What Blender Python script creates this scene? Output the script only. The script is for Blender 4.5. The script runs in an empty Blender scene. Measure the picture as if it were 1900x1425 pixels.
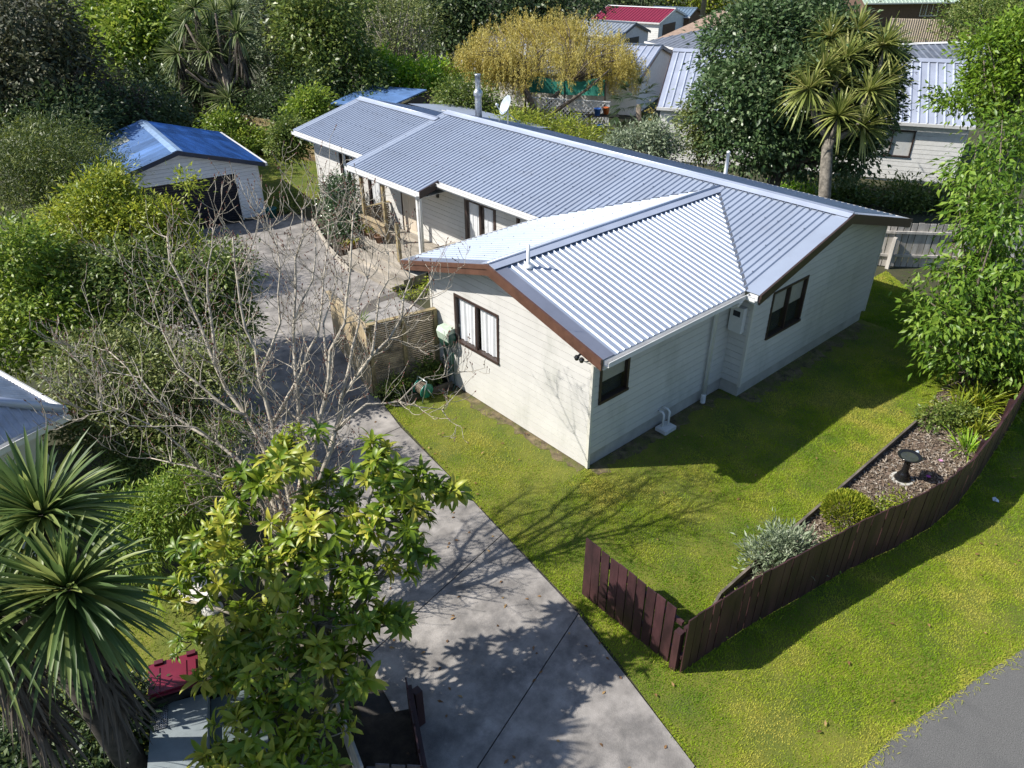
import bpy, math, random
import numpy as np
from mathutils import Vector, Matrix
R = math.radians
random.seed(7)
rng = np.random.default_rng(7)
SC = bpy.context.scene
COL = SC.collection

# ------------------------------------------------------------------ camera
CAM = np.array([-8.2982, -7.2667, 8.544]); YAW, PITCH, ROLL, F = .8455, .5493, -.0034, 1377.57
cp, sp, cy, sy = math.cos(PITCH), math.sin(PITCH), math.cos(YAW), math.sin(YAW)
FWD = np.array([cp*cy, cp*sy, -sp]); _r = np.array([sy, -cy, 0.]); _u = np.cross(_r, FWD)
RIG = math.cos(ROLL)*_r + math.sin(ROLL)*_u; UPV = -math.sin(ROLL)*_r + math.cos(ROLL)*_u
cd = bpy.data.cameras.new('camera'); cam = bpy.data.objects.new('camera', cd); COL.objects.link(cam)
cd.sensor_width = 36; cd.lens = 36*F/1900; cd.clip_end = 2000; cd.clip_start = .1
m = Matrix.Identity(4)
for i in range(3):
    m[i][0], m[i][1], m[i][2], m[i][3] = RIG[i], UPV[i], -FWD[i], CAM[i]
cam.matrix_world = m
SC.camera = cam
# ------------------------------------------------------------------ world, sun, exposure
SUN = np.array([-.848, .657, 1.0]); SUN /= np.linalg.norm(SUN)
w = bpy.data.worlds.new('World'); SC.world = w; w.use_nodes = True
nt = w.node_tree; bg = nt.nodes['Background']
sk = nt.nodes.new('ShaderNodeTexSky'); sk.sky_type = 'NISHITA'; sk.sun_disc = False
sk.sun_elevation = math.asin(SUN[2]); sk.sun_rotation = math.atan2(SUN[0], SUN[1]) % (2*math.pi)
nt.links.new(sk.outputs[0], bg.inputs[0]); bg.inputs[1].default_value = .10; sk.ozone_density = 3.0
sd = bpy.data.lights.new('sun', 'SUN'); sd.energy = 5.0; sd.angle = R(.5); sd.color = (1, .95, .87)
sun = bpy.data.objects.new('sun', sd); COL.objects.link(sun)
sun.rotation_euler = Vector(SUN).to_track_quat('Z', 'Y').to_euler()
vs = SC.view_settings; vs.view_transform = 'Standard'; vs.look = 'None'; vs.exposure = .6; vs.gamma = 1
SC.cycles.max_bounces = 6; SC.cycles.transparent_max_bounces = 12
SC.cycles.use_denoising = True; SC.cycles.caustics_reflective = False; SC.cycles.caustics_refractive = False; SC.cycles.sample_clamp_indirect = 2.5; SC.cycles.blur_glossy = 1.0

# ------------------------------------------------------------------ pixel helpers (photo pixels, 1900 wide)
def ray(x, y): return FWD + RIG*(x-950)/F - UPV*(y-712.5)/F
def G(x, y, z=0.):
    d = ray(x, y); return CAM + d*(z-CAM[2])/d[2]
def dep(p): return float((np.asarray(p)-CAM) @ FWD)
def V(x, y, depth): return CAM + ray(x, y)*depth
# ------------------------------------------------------------------ materials
MATS = {}
def mat(name, col, rough=.6, metal=0., var=.12, scale=6., bump=0., bscale=None, col2=None, spec=.5, objvar=0., stretch=None, detail=5, stain=None):
    if name in MATS: return MATS[name]
    M = bpy.data.materials.new(name); M.use_nodes = True; MATS[name] = M
    N, Lk = M.node_tree.nodes, M.node_tree.links
    b = N['Principled BSDF']; b.inputs['Roughness'].default_value = rough; b.inputs['Metallic'].default_value = metal
    b.inputs['Specular IOR Level'].default_value = spec
    g = N.new('ShaderNodeNewGeometry'); vec = g.outputs['Position']
    if stretch:
        mp = N.new('ShaderNodeMapping'); mp.inputs['Scale'].default_value = stretch
        Lk.new(vec, mp.inputs[0]); vec = mp.outputs[0]
    n = N.new('ShaderNodeTexNoise'); n.inputs['Scale'].default_value = scale; n.inputs['Detail'].default_value = detail; n.inputs['Roughness'].default_value = .65
    Lk.new(vec, n.inputs['Vector'])
    mx = N.new('ShaderNodeMix'); mx.data_type = 'RGBA'
    c2 = col2 if col2 else tuple(c*(1-2.2*var) for c in col)
    c1 = col if col2 else tuple(min(1, c*(1+var)) for c in col)
    cr = N.new('ShaderNodeMapRange'); cr.inputs[1].default_value = .33; cr.inputs[2].default_value = .67
    Lk.new(n.outputs[0], cr.inputs[0]); Lk.new(cr.outputs[0], mx.inputs[0])
    mx.inputs[6].default_value = (*c2, 1); mx.inputs[7].default_value = (*c1, 1)
    out = mx.outputs[2]
    if stain:
        sc_, s_scale, s_lo, s_hi, s_str, s_amt = stain
        mp2 = N.new('ShaderNodeMapping'); mp2.inputs['Scale'].default_value = s_str; mp2.inputs['Location'].default_value = (3.7, 1.3, 8.1); Lk.new(g.outputs['Position'], mp2.inputs[0])
        n2 = N.new('ShaderNodeTexNoise'); n2.inputs['Scale'].default_value = s_scale; n2.inputs['Detail'].default_value = 8; n2.inputs['Roughness'].default_value = .7
        Lk.new(mp2.outputs[0], n2.inputs['Vector'])
        r2 = N.new('ShaderNodeMapRange'); r2.inputs[1].default_value = s_lo; r2.inputs[2].default_value = s_hi; r2.inputs[4].default_value = s_amt; Lk.new(n2.outputs[0], r2.inputs[0])
        m2 = N.new('ShaderNodeMix'); m2.data_type = 'RGBA'; Lk.new(r2.outputs[0], m2.inputs[0]); Lk.new(out, m2.inputs[6]); m2.inputs[7].default_value = (*sc_, 1); out = m2.outputs[2]
    if objvar:
        oi = N.new('ShaderNodeObjectInfo'); mr = N.new('ShaderNodeMapRange'); mr.inputs[3].default_value = 1-objvar; mr.inputs[4].default_value = 1+objvar
        Lk.new(oi.outputs['Random'], mr.inputs[0])
        hs = N.new('ShaderNodeHueSaturation'); Lk.new(mr.outputs[0], hs.inputs['Value']); Lk.new(out, hs.inputs['Color']); out = hs.outputs[0]
    Lk.new(out, b.inputs['Base Color'])
    if bump:
        bn = N.new('ShaderNodeTexNoise'); bn.inputs['Scale'].default_value = bscale or scale*6; bn.inputs['Detail'].default_value = 4
        Lk.new(vec, bn.inputs['Vector'])
        bp = N.new('ShaderNodeBump'); bp.inputs['Strength'].default_value = bump; bp.inputs['Distance'].default_value = .02
        Lk.new(bn.outputs[0], bp.inputs['Height']); Lk.new(bp.outputs[0], b.inputs['Normal'])
    return M
def leafmat(name, dark, mid, light, rough=.45, trans=.28, spec=.35):
    if name in MATS: return MATS[name]
    M = bpy.data.materials.new(name); M.use_nodes = True; MATS[name] = M
    N, Lk = M.node_tree.nodes, M.node_tree.links
    b = N['Principled BSDF']; b.inputs['Roughness'].default_value = rough; b.inputs['Specular IOR Level'].default_value = spec
    at = N.new('ShaderNodeAttribute'); at.attribute_name = 'tint'
    r = N.new('ShaderNodeValToRGB'); e = r.color_ramp.elements
    e[0].color = (*dark, 1); e[1].color = (*light, 1); k = e.new(.5); k.color = (*mid, 1)
    Lk.new(at.outputs['Fac'], r.inputs[0]); Lk.new(r.outputs[0], b.inputs['Base Color'])
    t = N.new('ShaderNodeBsdfTranslucent')
    hs = N.new('ShaderNodeHueSaturation'); hs.inputs['Value'].default_value = 1.5; hs.inputs['Hue'].default_value = .49
    Lk.new(r.outputs[0], hs.inputs['Color']); Lk.new(hs.outputs[0], t.inputs[0])
    ms = N.new('ShaderNodeMixShader'); ms.inputs[0].default_value = trans
    Lk.new(b.outputs[0], ms.inputs[1]); Lk.new(t.outputs[0], ms.inputs[2]); Lk.new(ms.outputs[0], N['Material Output'].inputs[0])
    return M
def glassmat():
    M = bpy.data.materials.new('window_glass'); M.use_nodes = True
    N, Lk = M.node_tree.nodes, M.node_tree.links; N.remove(N['Principled BSDF'])
    tr = N.new('ShaderNodeBsdfTransparent'); tr.inputs[0].default_value = (.95, .96, .96, 1)
    gl = N.new('ShaderNodeBsdfGlossy'); gl.inputs['Roughness'].default_value = .02
    lw = N.new('ShaderNodeLayerWeight'); lw.inputs[0].default_value = .3
    pw = N.new('ShaderNodeMath'); pw.operation = 'MULTIPLY_ADD'; pw.inputs[1].default_value = .16; pw.inputs[2].default_value = .035
    Lk.new(lw.outputs['Facing'], pw.inputs[0])
    ms = N.new('ShaderNodeMixShader'); Lk.new(pw.outputs[0], ms.inputs[0]); Lk.new(tr.outputs[0], ms.inputs[1]); Lk.new(gl.outputs[0], ms.inputs[2])
    Lk.new(ms.outputs[0], N['Material Output'].inputs[0]); return M
GLASS = glassmat()
# ------------------------------------------------------------------ object helpers
def unit(v):
    v = np.asarray(v, float); return v/np.linalg.norm(v)
class MB:
    def __init__(s): s.v, s.f = [], []
    def add(s, vs, fs):
        k = len(s.v); s.v += [tuple(map(float, p)) for p in vs]; s.f += [tuple(i+k for i in f) for f in fs]; return s
    def hexa(s, p):   # 8 points, bottom ring 0-3 then top ring 4-7
        return s.add(p, [(3,2,1,0),(4,5,6,7),(0,1,5,4),(1,2,6,5),(2,3,7,6),(3,0,4,7)])
    def box(s, x0, x1, y0, y1, z0, z1):
        return s.hexa([(x0,y0,z0),(x1,y0,z0),(x1,y1,z0),(x0,y1,z0),(x0,y0,z1),(x1,y0,z1),(x1,y1,z1),(x0,y1,z1)])
    def obox(s, o, a, b, c):   # origin corner and three edge vectors
        o, a, b, c = map(np.asarray, (o, a, b, c))
        return s.hexa([o, o+a, o+a+b, o+b, o+c, o+a+c, o+a+b+c, o+b+c])
    def beam(s, p0, p1, w, h, up=(0,0,1)):
        p0, p1 = np.asarray(p0, float), np.asarray(p1, float); d = unit(p1-p0); sd_ = np.cross(d, up); sd_ = unit(sd_); u = np.cross(sd_, d)
        return s.obox(p0-sd_*w/2-u*h/2, p1-p0, sd_*w, u*h)
    def tube(s, path, rad, n=6, cap=True):
        path = [np.asarray(p, float) for p in path]; k = len(path)
        if np.isscalar(rad): rad = [rad]*k
        ref = None; vs_ = []
        for i, p in enumerate(path):
            d = unit(path[min(i+1, k-1)]-path[max(i-1, 0)])
            if ref is None: ref = np.array([1., 0, 0]) if abs(d[0]) < .8 else np.array([0, 1., 0])
            a = unit(np.cross(d, ref)); b = np.cross(d, a); ref = -np.cross(d, a) if False else ref
            for j in range(n):
                t = 2*math.pi*j/n; vs_.append(p+rad[i]*(math.cos(t)*a+math.sin(t)*b))
        fs = []
        for i in range(k-1):
            for j in range(n):
                j2 = (j+1) % n; fs.append((i*n+j, i*n+j2, (i+1)*n+j2, (i+1)*n+j))
        if cap: fs += [tuple(range(n-1, -1, -1)), tuple(range((k-1)*n, k*n))]
        return s.add(vs_, fs)
    def lathe(s, c, prof, n=20, axis=None):
        c = np.asarray(c, float); vs_, fs = [], []
        A = np.eye(3) if axis is None else axis
        for r, z in prof:
            for j in range(n):
                t = 2*math.pi*j/n; vs_.append(c+A @ np.array([r*math.cos(t), r*math.sin(t), z]))
        for i in range(len(prof)-1):
            for j in range(n):
                j2 = (j+1) % n; fs.append((i*n+j, i*n+j2, (i+1)*n+j2, (i+1)*n+j))
        fs += [tuple(range(n-1, -1, -1)), tuple(range((len(prof)-1)*n, len(prof)*n))]
        return s.add(vs_, fs)
    def prism(s, poly, d):   # polygon points (3D) extruded along vector d
        k = len(poly); P = [np.asarray(p, float) for p in poly]; d = np.asarray(d, float)
        return s.add(P+[p+d for p in P], [tuple(range(k-1, -1, -1)), tuple(range(k, 2*k))]+[(i, (i+1) % k, (i+1) % k+k, i+k) for i in range(k)])
    def build(s, name, material, parent=None, smooth=False):
        return obj(name, s.v, s.f, material, parent, smooth)
def wloc(o):
    p = np.zeros(3)
    while o: p = p+np.array(o.location); o = o.parent
    return p
def finish(me, name, material, parent, smooth=False):
    me.materials.append(material)
    if smooth: me.polygons.foreach_set('use_smooth', np.ones(len(me.polygons), bool))
    o = bpy.data.objects.new(name, me); COL.objects.link(o)
    if parent: o.parent = parent
    return o
def obj(name, v, f, material, parent=None, smooth=False):
    off = wloc(parent) if parent else np.zeros(3)
    me = bpy.data.meshes.new(name)
    me.from_pydata([tuple(np.asarray(p)-off) for p in v] if parent else v, [], f)
    me.validate(); me.update()
    return finish(me, name, material, parent, smooth)
def tag(o, label=None, cat=None, group=None, kind=None):
    if label: o['label'] = label
    if cat: o['category'] = cat
    if group: o['group'] = group
    if kind: o['kind'] = kind
    return o
def thing(name, label, cat, loc=(0,0,0), group=None):
    o = bpy.data.objects.new(name, None); COL.objects.link(o); o.location = tuple(map(float, loc)); o.empty_display_size = .2
    return tag(o, label, cat, group)
def npmesh(name, verts, quads, material, parent=None, tint=None, smooth=False, k=4):
    """fast mesh from numpy: verts (n,3), faces (m,k)"""
    off = wloc(parent) if parent else np.zeros(3)
    verts = (np.asarray(verts, np.float32)-off.astype(np.float32)); quads = np.asarray(quads, np.int32)
    me = bpy.data.meshes.new(name); nf = len(quads)
    me.vertices.add(len(verts)); me.vertices.foreach_set('co', verts.ravel())
    me.loops.add(nf*k); me.loops.foreach_set('vertex_index', quads.ravel())
    me.polygons.add(nf); me.polygons.foreach_set('loop_start', np.arange(nf, dtype=np.int32)*k)
    if tint is not None:
        a = me.attributes.new('tint', 'FLOAT', 'POINT'); a.data.foreach_set('value', np.asarray(tint, np.float32).ravel())
    me.update(calc_edges=True); me.validate()
    return finish(me, name, material, parent, smooth)
def nrm(a): return a/np.maximum(np.linalg.norm(a, axis=-1, keepdims=True), 1e-9)
def leaves(name, P, D, N, Ln, Wd, tint, material, parent, detail=0, curl=.12):
    n = len(P); D = nrm(D); S = nrm(np.cross(D, N)); N = np.cross(S, D)
    Ln = np.broadcast_to(Ln, (n,))[:, None]; Wd = np.broadcast_to(Wd, (n,))[:, None]
    if detail == 0:
        v = np.stack([P, P+D*Ln*.45+S*Wd*.5+N*Ln*.05, P+D*Ln-N*Ln*curl, P+D*Ln*.45-S*Wd*.5+N*Ln*.05], 1)
        q = np.arange(n*4).reshape(n, 4); k = 4; t = np.repeat(tint, 4)
    elif detail == 1:   # folded leaf
        c = P+D*Ln*.5
        v = np.stack([P, c-D*Ln*.08+S*Wd*.5+N*Wd*.22, P+D*Ln-N*Ln*curl, c-D*Ln*.08-S*Wd*.5+N*Wd*.22, c+N*Ln*.03], 1)
        b = np.arange(n)[:, None]*5
        q = np.stack([b+[0,1,4], b+[1,2,4], b+[2,3,4], b+[3,0,4]], 1).reshape(-1, 3); k = 3; t = np.repeat(tint, 5)
    else:               # oblong leaf, midrib + three stations a side, arched
        st = [(0, 0), (.22, .62), (.5, 1.), (.8, .72), (1, 0)]
        mid = [P+D*Ln*a+N*Ln*(curl*1.2*math.sin(a*2.2)-curl*1.7*a*a) for a, _ in st]
        vs_ = list(mid)
        for a, wd in st[1:4]:
            i = [x for x, _ in st].index(a)
            vs_.append(mid[i]+S*Wd*.5*wd+N*Wd*.16*wd)
        for a, wd in st[1:4]:
            i = [x for x, _ in st].index(a)
            vs_.append(mid[i]-S*Wd*.5*wd+N*Wd*.16*wd)
        v = np.stack(vs_, 1); b = np.arange(n)[:, None]*11
        tri = [[0,5,1],[1,5,6],[1,6,2],[2,6,7],[2,7,3],[3,7,4],[0,1,8],[1,9,8],[1,2,9],[2,10,9],[2,3,10],[3,4,10]]
        q = np.stack([b+x for x in tri], 1).reshape(-1, 3); k = 3; t = np.repeat(tint, 11)
    return npmesh(name, v.reshape(-1, 3), q, material, parent, t, k=k, smooth=detail == 2)
def rdir(n):
    return nrm(rng.normal(size=(n, 3)))
def blades(name, base, D0, Ln, Wd, tint, material, parent, bend=.6, seg=5, fold=.25):
    """strap leaves: bend is how far the tip drops (per length)"""
    n = len(base); D0 = nrm(D0); Ln = np.broadcast_to(Ln, (n,))[:, None]; Wd = np.broadcast_to(Wd, (n,))[:, None]; bend = np.broadcast_to(bend, (n,))[:, None]
    up = np.array([0, 0, 1.]); S = np.cross(D0, up+rng.normal(size=(n, 3))*.1); S = nrm(S); N = np.cross(S, D0)
    rows = []
    for i in range(seg+1):
        a = i/seg; c = base+D0*Ln*a-up*Ln*bend*a**2.3
        wd = Wd*.5*(min(1, .45+2.2*a))*(1-a**3)**.8 if a < 1 else Wd*.01
        rows += [c+S*wd+N*wd*fold, c-N*wd*fold, c-S*wd+N*wd*fold]
    v = np.stack(rows, 1); b = np.arange(n)[:, None]*(3*(seg+1)); q = []
    for i in range(seg):
        k = 3*i; q += [b+[k, k+1, k+4, k+3], b+[k+1, k+2, k+5, k+4]]
    q = np.stack(q, 1).reshape(-1, 4)
    return npmesh(name, v.reshape(-1, 3), q, material, parent, np.repeat(tint, 3*(seg+1)), smooth=True)
# ------------------------------------------------------------------ palette
cream = mat('cream_paint', (.575, .565, .54), .55, var=.03, scale=1.6, objvar=.03, stain=((.30, .31, .27), 1.1, .52, .75, (1, 1, .45), .55))
cream_trim = mat('cream_trim', (.62, .60, .54), .5, var=.03)
skirt_m = mat('painted_foundation', (.46, .45, .41), .8, var=.1, scale=3, bump=.15)
white_m = mat('white_paint', (.68, .68, .67), .45, var=.03)
gutter_m = mat('white_gutter', (.70, .70, .69), .35, var=.04, scale=3)
brown_m = mat('brown_fascia', (.115, .055, .036), .5, var=.12, scale=4)
dbrown_m = mat('dark_brown_joinery', (.05, .032, .027), .4, var=.1)
roof_m = mat('zinc_roof', (.33, .38, .475), .5, .3, var=.03, scale=1.3, spec=.5, objvar=.03, stain=((.25, .26, .29), 3., .55, .8, (.5, .5, 1), .5))
cap_m = mat('ridge_flashing', (.46, .51, .62), .42, .3, var=.06, scale=1.2)
curtain_m = mat('net_curtain', (.80, .80, .82), .9, var=.03)
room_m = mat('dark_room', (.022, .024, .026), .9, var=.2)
galv_m = mat('galvanised_steel', (.55, .57, .58), .35, .8, var=.15, scale=8)
pvc_m = mat('white_pvc', (.78, .79, .79), .35, var=.03)
blackplastic = mat('black_plastic', (.015, .015, .016), .4, var=.1)
timber_m = mat('weathered_decking', (.34, .305, .255), .75, var=.22, scale=5, bump=.15, objvar=.12, stretch=(1, .25, 1))
slat_m = mat('grey_brown_slats', (.30, .235, .15), .75, var=.3, scale=4, bump=.15, objvar=.2)
board_m = mat('pale_treated_pine', (.40, .32, .20), .7, var=.16, scale=3, bump=.1, objvar=.1)
post_m = mat('mossy_post', (.30, .24, .13), .8, var=.3, scale=5, bump=.2)
paling_m = mat('oxblood_paling', (.052, .021, .023), .55, var=.3, scale=3, bump=.12, objvar=.2, stretch=(1, 1, .3))
grey_paling = mat('silvered_paling', (.50, .47, .43), .8, var=.2, scale=3, bump=.2, objvar=.2, stretch=(1, 1, .25))
conc_m = mat('driveway_concrete', (.285, .265, .245), .85, var=.2, scale=2.2, bump=.3, bscale=70, objvar=.05, stain=((.075, .072, .072), 1.9, .46, .68, (1, 1, 1), .75))
asph_m = mat('asphalt', (.15, .148, .142), .92, var=.3, scale=90, bump=.5, bscale=300, stain=((.075, .075, .074), 1.3, .48, .7, (1, 1, 1), .6))
soil_m = mat('dark_soil', (.055, .042, .030), .95, var=.3, scale=4, bump=.5, bscale=30)
bark_m = mat('bark_mulch', (.16, .115, .085), .9, var=.4, scale=14, bump=.6, bscale=50)
paver_m = mat('concrete_paver', (.30, .285, .27), .85, var=.12, scale=5, bump=.15, objvar=.09)
litter_m = mat('leaf_litter', (.060, .055, .025), .95, scale=1.2, col2=(.025, .032, .012), bump=.5, bscale=20)
turf_m = mat('turf', (.165, .165, .020), .95, scale=1.1, col2=(.065, .095, .010), bump=.6, bscale=40)
curt_blue = mat('pale_blind', (.45, .42, .36), .8, var=.05)

# ------------------------------------------------------------------ the setting
def sheet(name, pts, z, material, parent=None):
    return obj(name, [(p[0], p[1], z) for p in pts], [tuple(range(len(pts)))], material, parent)
tag(sheet('ground', [(-160,-160),(260,-160),(260,260),(-160,260)], 0, litter_m), kind='structure')
FC = [(-2.32,-3.91),(-1.07,-4.06),(0,-4.27),(1.21,-4.5),(2.1,-4.74),(3.06,-4.93),(4.0,-4.99),(5.16,-4.93),(7,-4.77),(9.2,-4.5),(12,-4.1)]   # fence line
DR = [(-3.9,-7.6),(-3.25,-4.84),(-2.54,-2.08),(-2.08,1.22),(-1.67,4.75)]      # driveway right edge
verge = [(-3.25,-4.84),(-2.5,-2.2)]+FC+[(12,-7),(6,-7.2),(3.4,-7.1),(1.56,-6.84),(.6,-6.6),(-.24,-6.42),(-1.0,-6.24),(-1.76,-6.17),(-2.7,-6.3),(-3.6,-6.6)]
tag(sheet('verge', verge, .004, turf_m), kind='structure')
lawn = [(-2.54,-2.08),(-2.32,-3.91)]+FC[1:]+[(12.0,-1.0),(13.3,.6),(9.5,.6),(9.5,0),(0,0),(0,4.2),(-1.62,4.4),(-2.08,1.22)]
tag(sheet('lawn', lawn, .008, turf_m), kind='structure')
back_lawn = [(2.4,17.6),(4.1,17.2),(7.5,18),(8,25),(3.2,25.2)]
tag(sheet('back_lawn', back_lawn, .004, turf_m), kind='structure')
side_lawn = [(-9.5,-1.5),(-6.9,-.4),(-6.3,1.9),(-7.0,2.8),(-9.5,2.6)]
tag(sheet('side_lawn', side_lawn, .004, turf_m), kind='structure')
tag(sheet('far_lawn', [(60,10),(120,10),(120,45),(70,34)], .01, turf_m), kind='structure')
road = [(-14,-7.8),(-3.6,-6.6),(-2.7,-6.3),(-1.76,-6.17),(-1.0,-6.24),(-.24,-6.42),(.6,-6.6),(1.56,-6.84),(3.4,-7.1),(6,-7.2),(12,-7),(12,-22),(-14,-22)]
tag(sheet('road', road, .012, asph_m), kind='structure')
# driveway: a sealed base with cast slabs on it
drv = tag(sheet('driveway', [(-6.9,-7.6)]+DR+[(-.9,7.5),(1.4,9.0),(1.7,12.0),(2.6,13.0),(3.1,16.6),(2.3,17.3),(-2.9,18.2),(-4.3,9),(-5.2,2.2),(-6.2,-3.6)], .006, mat('joint_filler', (.05,.045,.04), .95)), kind='structure')
def lerp(P, t):
    n = len(P)-1; i = min(int(t*n), n-1); u = t*n-i
    return np.array(P[i])*(1-u)+np.array(P[i+1])*u
RE = [(-3.9,-7.6),(-3.25,-4.84),(-2.62,-2.3),(-2.33,-.3),(-2.1,1.2),(-1.84,3.4),(-1.5,4.9),(-.7,7.2),(1.75,8.7),(1.75,11.9),(2.9,13.3),(2.9,16.9)]
LE = [(-6.9,-7.6),(-6.1,-5.5),(-5.75,-3.3),(-5.35,-.9),(-5.1,1.2),(-4.9,3.4),(-4.7,5.0),(-4.4,7.4),(-4.2,9.4),(-3.8,12.2),(-3.2,15.0),(-2.9,18.0)]
for i in range(len(RE)-1):
    g = .009
    a, b, c, d = [np.array(p) for p in (LE[i], RE[i], RE[i+1], LE[i+1])]
    u1 = unit(d-a); u2 = unit(c-b)
    q = [a+u1*g, b+u2*g, c-u2*g, d-u1*g]
    MB().prism([(x, y, .010) for x, y in q], (0, 0, .02)).build('slab', conc_m, drv)
pat = tag(sheet('patio', [(-1.5,4.78),(1.75,4.78),(1.75,8.9),(.9,8.9),(-.85,7.5)], .034, mat('joint_sand', (.10,.09,.08), .95)), kind='structure')
for i in range(0, 10):
    for j in range(0, 12):
        x0, y0 = -1.5+i*.345, 4.8+j*.345
        cx, cy_ = x0+.17, y0+.17
        lim = -1.52+ (cy_-4.7)*.25 if cy_ < 7.5 else -.82+(cy_-7.5)*1.6
        if cx-.17 < lim or cx > 1.6 or (cy_ > 8.7): continue
        MB().box(x0+.005, x0+.34, y0+.005, y0+.34, .035, .05).build('paver', paver_m, pat)
bed = [(-.84,-3.5),(5.95,-3.46),(7.2,-3.3),(9,-3.2),(9.2,-4.45)]+[(x, y+.06) for x, y in FC[-3::-1]][:9]
bed = [(-1.7,-3.75),(-.84,-3.5),(5.95,-3.46),(7.2,-3.3),(9.2,-3.2),(9.2,-4.42),(7,-4.69),(5.16,-4.85),(4,-4.91),(3.06,-4.85),(2.1,-4.66),(1.21,-4.42),(0,-4.19),(-1.07,-3.98)]
tag(sheet('garden_bed', bed, .03, bark_m), kind='structure')
def inpoly(P, poly):
    x, y = P[:, 0], P[:, 1]; r = np.zeros(len(P), bool); n = len(poly); j = n-1
    for i in range(n):
        xi, yi = poly[i]; xj, yj = poly[j]
        c = ((yi > y) != (yj > y)) & (x < (xj-xi)*(y-yi)/((yj-yi) or 1e-9)+xi); r ^= c; j = i
    return r
def scatter(poly, dens):
    a = np.array(poly); lo, hi = a.min(0), a.max(0); n = int(dens*np.prod(hi-lo))
    P = rng.uniform(lo, hi, (n, 2)); return P[inpoly(P, poly)]
def vnoise(P, s, seed=0):   # cheap smooth value noise
    r = np.random.default_rng(seed); T = r.random((64, 64)); q = P*s; i = np.floor(q).astype(int); f = q-i; f = f*f*(3-2*f)
    g = lambda a, b: T[(i[:, 0]+a) % 64, (i[:, 1]+b) % 64]
    return (g(0,0)*(1-f[:, 0])+g(1,0)*f[:, 0])*(1-f[:, 1])+(g(0,1)*(1-f[:, 0])+g(1,1)*f[:, 0])*f[:, 1]
grass_m = leafmat('grass_blades', (.12,.235,.010), (.27,.37,.016), (.50,.46,.09), .6, .3, .2)
def grass(name, poly, dens, h, label, z=.008, excl=None):
    P = scatter(poly, dens)
    if excl is not None: P = P[~excl(P)]
    k = vnoise(P, 1.1, 1)*.6+vnoise(P, 3.7, 2)*.4
    P = P[rng.random(len(P)) < .25+1.2*k]; k = vnoise(P, 1.1, 1)*.6+vnoise(P, 3.7, 2)*.4
    n = len(P); dry = vnoise(P, .55, 5)*.55+vnoise(P, 2.3, 6)*.45
    th = rng.uniform(0, 6.28, n); tl = rng.uniform(.3, 1.1, n)
    D = np.stack([np.cos(th)*tl, np.sin(th)*tl, np.ones(n)], 1); D = nrm(D)
    ln = h*rng.uniform(.5, 1.25, n)*(.65+.7*k); S = np.stack([-np.sin(th), np.cos(th), np.zeros(n)], 1)
    b = np.c_[P, np.full(n, z)]; wd = (.0028+.0035*rng.random(n))[:, None]
    v = np.stack([b-S*wd, b+S*wd, b+D*ln[:, None]], 1)
    tint = np.clip(.38+1.7*(dry-.5)+.35*(vnoise(P, 7., 9)-.5)+rng.normal(0, .1, n), 0, 1)
    o = npmesh(name, v.reshape(-1, 3), np.arange(n*3).reshape(n, 3), grass_m, None, np.repeat(tint, 3), k=3)
    return tag(o, label, 'grass', kind='stuff')
def near_house(P):  # grass thins on worn ground; widened so dark turf deepens the house shadow
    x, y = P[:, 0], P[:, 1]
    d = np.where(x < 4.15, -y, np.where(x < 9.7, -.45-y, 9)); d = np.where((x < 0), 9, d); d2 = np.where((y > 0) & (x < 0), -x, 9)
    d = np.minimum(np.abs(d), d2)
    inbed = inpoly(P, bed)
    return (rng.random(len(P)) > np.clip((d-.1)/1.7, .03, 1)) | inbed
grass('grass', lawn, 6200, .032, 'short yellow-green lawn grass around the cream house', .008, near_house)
grass('grass', verge, 6200, .030, 'mown roadside grass between the dark red fence and the road', .004)
grass('grass', back_lawn, 500, .07, 'bright green grass behind the garage', .004)
grass('grass', side_lawn, 900, .055, 'sunlit grass patch beside the red bin', .004)
# edging grass spilling on the road
P = np.array([lerp(road[1:11], t) for t in rng.random(1500)])+rng.normal(0, .06, (1500, 2))
th = rng.uniform(0, 6.28, 1500); D = np.stack([np.cos(th), np.sin(th), np.full(1500, .35)], 1)
blades_t = rng.uniform(.6, 1, 1500)
tag(leaves('dry_grass_fringe', np.c_[P, np.full(1500, .012)], D, np.tile([0, 0, 1.], (1500, 1)), rng.uniform(.04, .1, 1500), .008, blades_t, grass_m, None), 'straw-coloured grass fringe spilling over the road edge', 'grass', kind='stuff')
# bare soil along the wall foot, long tufts along fence, kerb and walls
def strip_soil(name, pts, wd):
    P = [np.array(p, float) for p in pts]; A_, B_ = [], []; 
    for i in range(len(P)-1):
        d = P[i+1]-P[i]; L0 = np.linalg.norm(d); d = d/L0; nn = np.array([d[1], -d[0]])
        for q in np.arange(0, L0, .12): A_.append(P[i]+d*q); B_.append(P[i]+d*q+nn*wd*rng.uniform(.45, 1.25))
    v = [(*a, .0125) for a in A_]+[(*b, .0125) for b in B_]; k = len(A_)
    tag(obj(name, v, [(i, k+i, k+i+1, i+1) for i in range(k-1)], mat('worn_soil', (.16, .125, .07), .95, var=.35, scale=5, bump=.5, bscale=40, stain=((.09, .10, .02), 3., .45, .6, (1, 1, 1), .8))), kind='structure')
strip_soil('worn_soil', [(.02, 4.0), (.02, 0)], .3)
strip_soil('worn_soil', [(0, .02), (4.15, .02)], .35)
strip_soil('worn_soil', [(4.2, -.43), (9.6, -.43)], .4)
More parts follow.
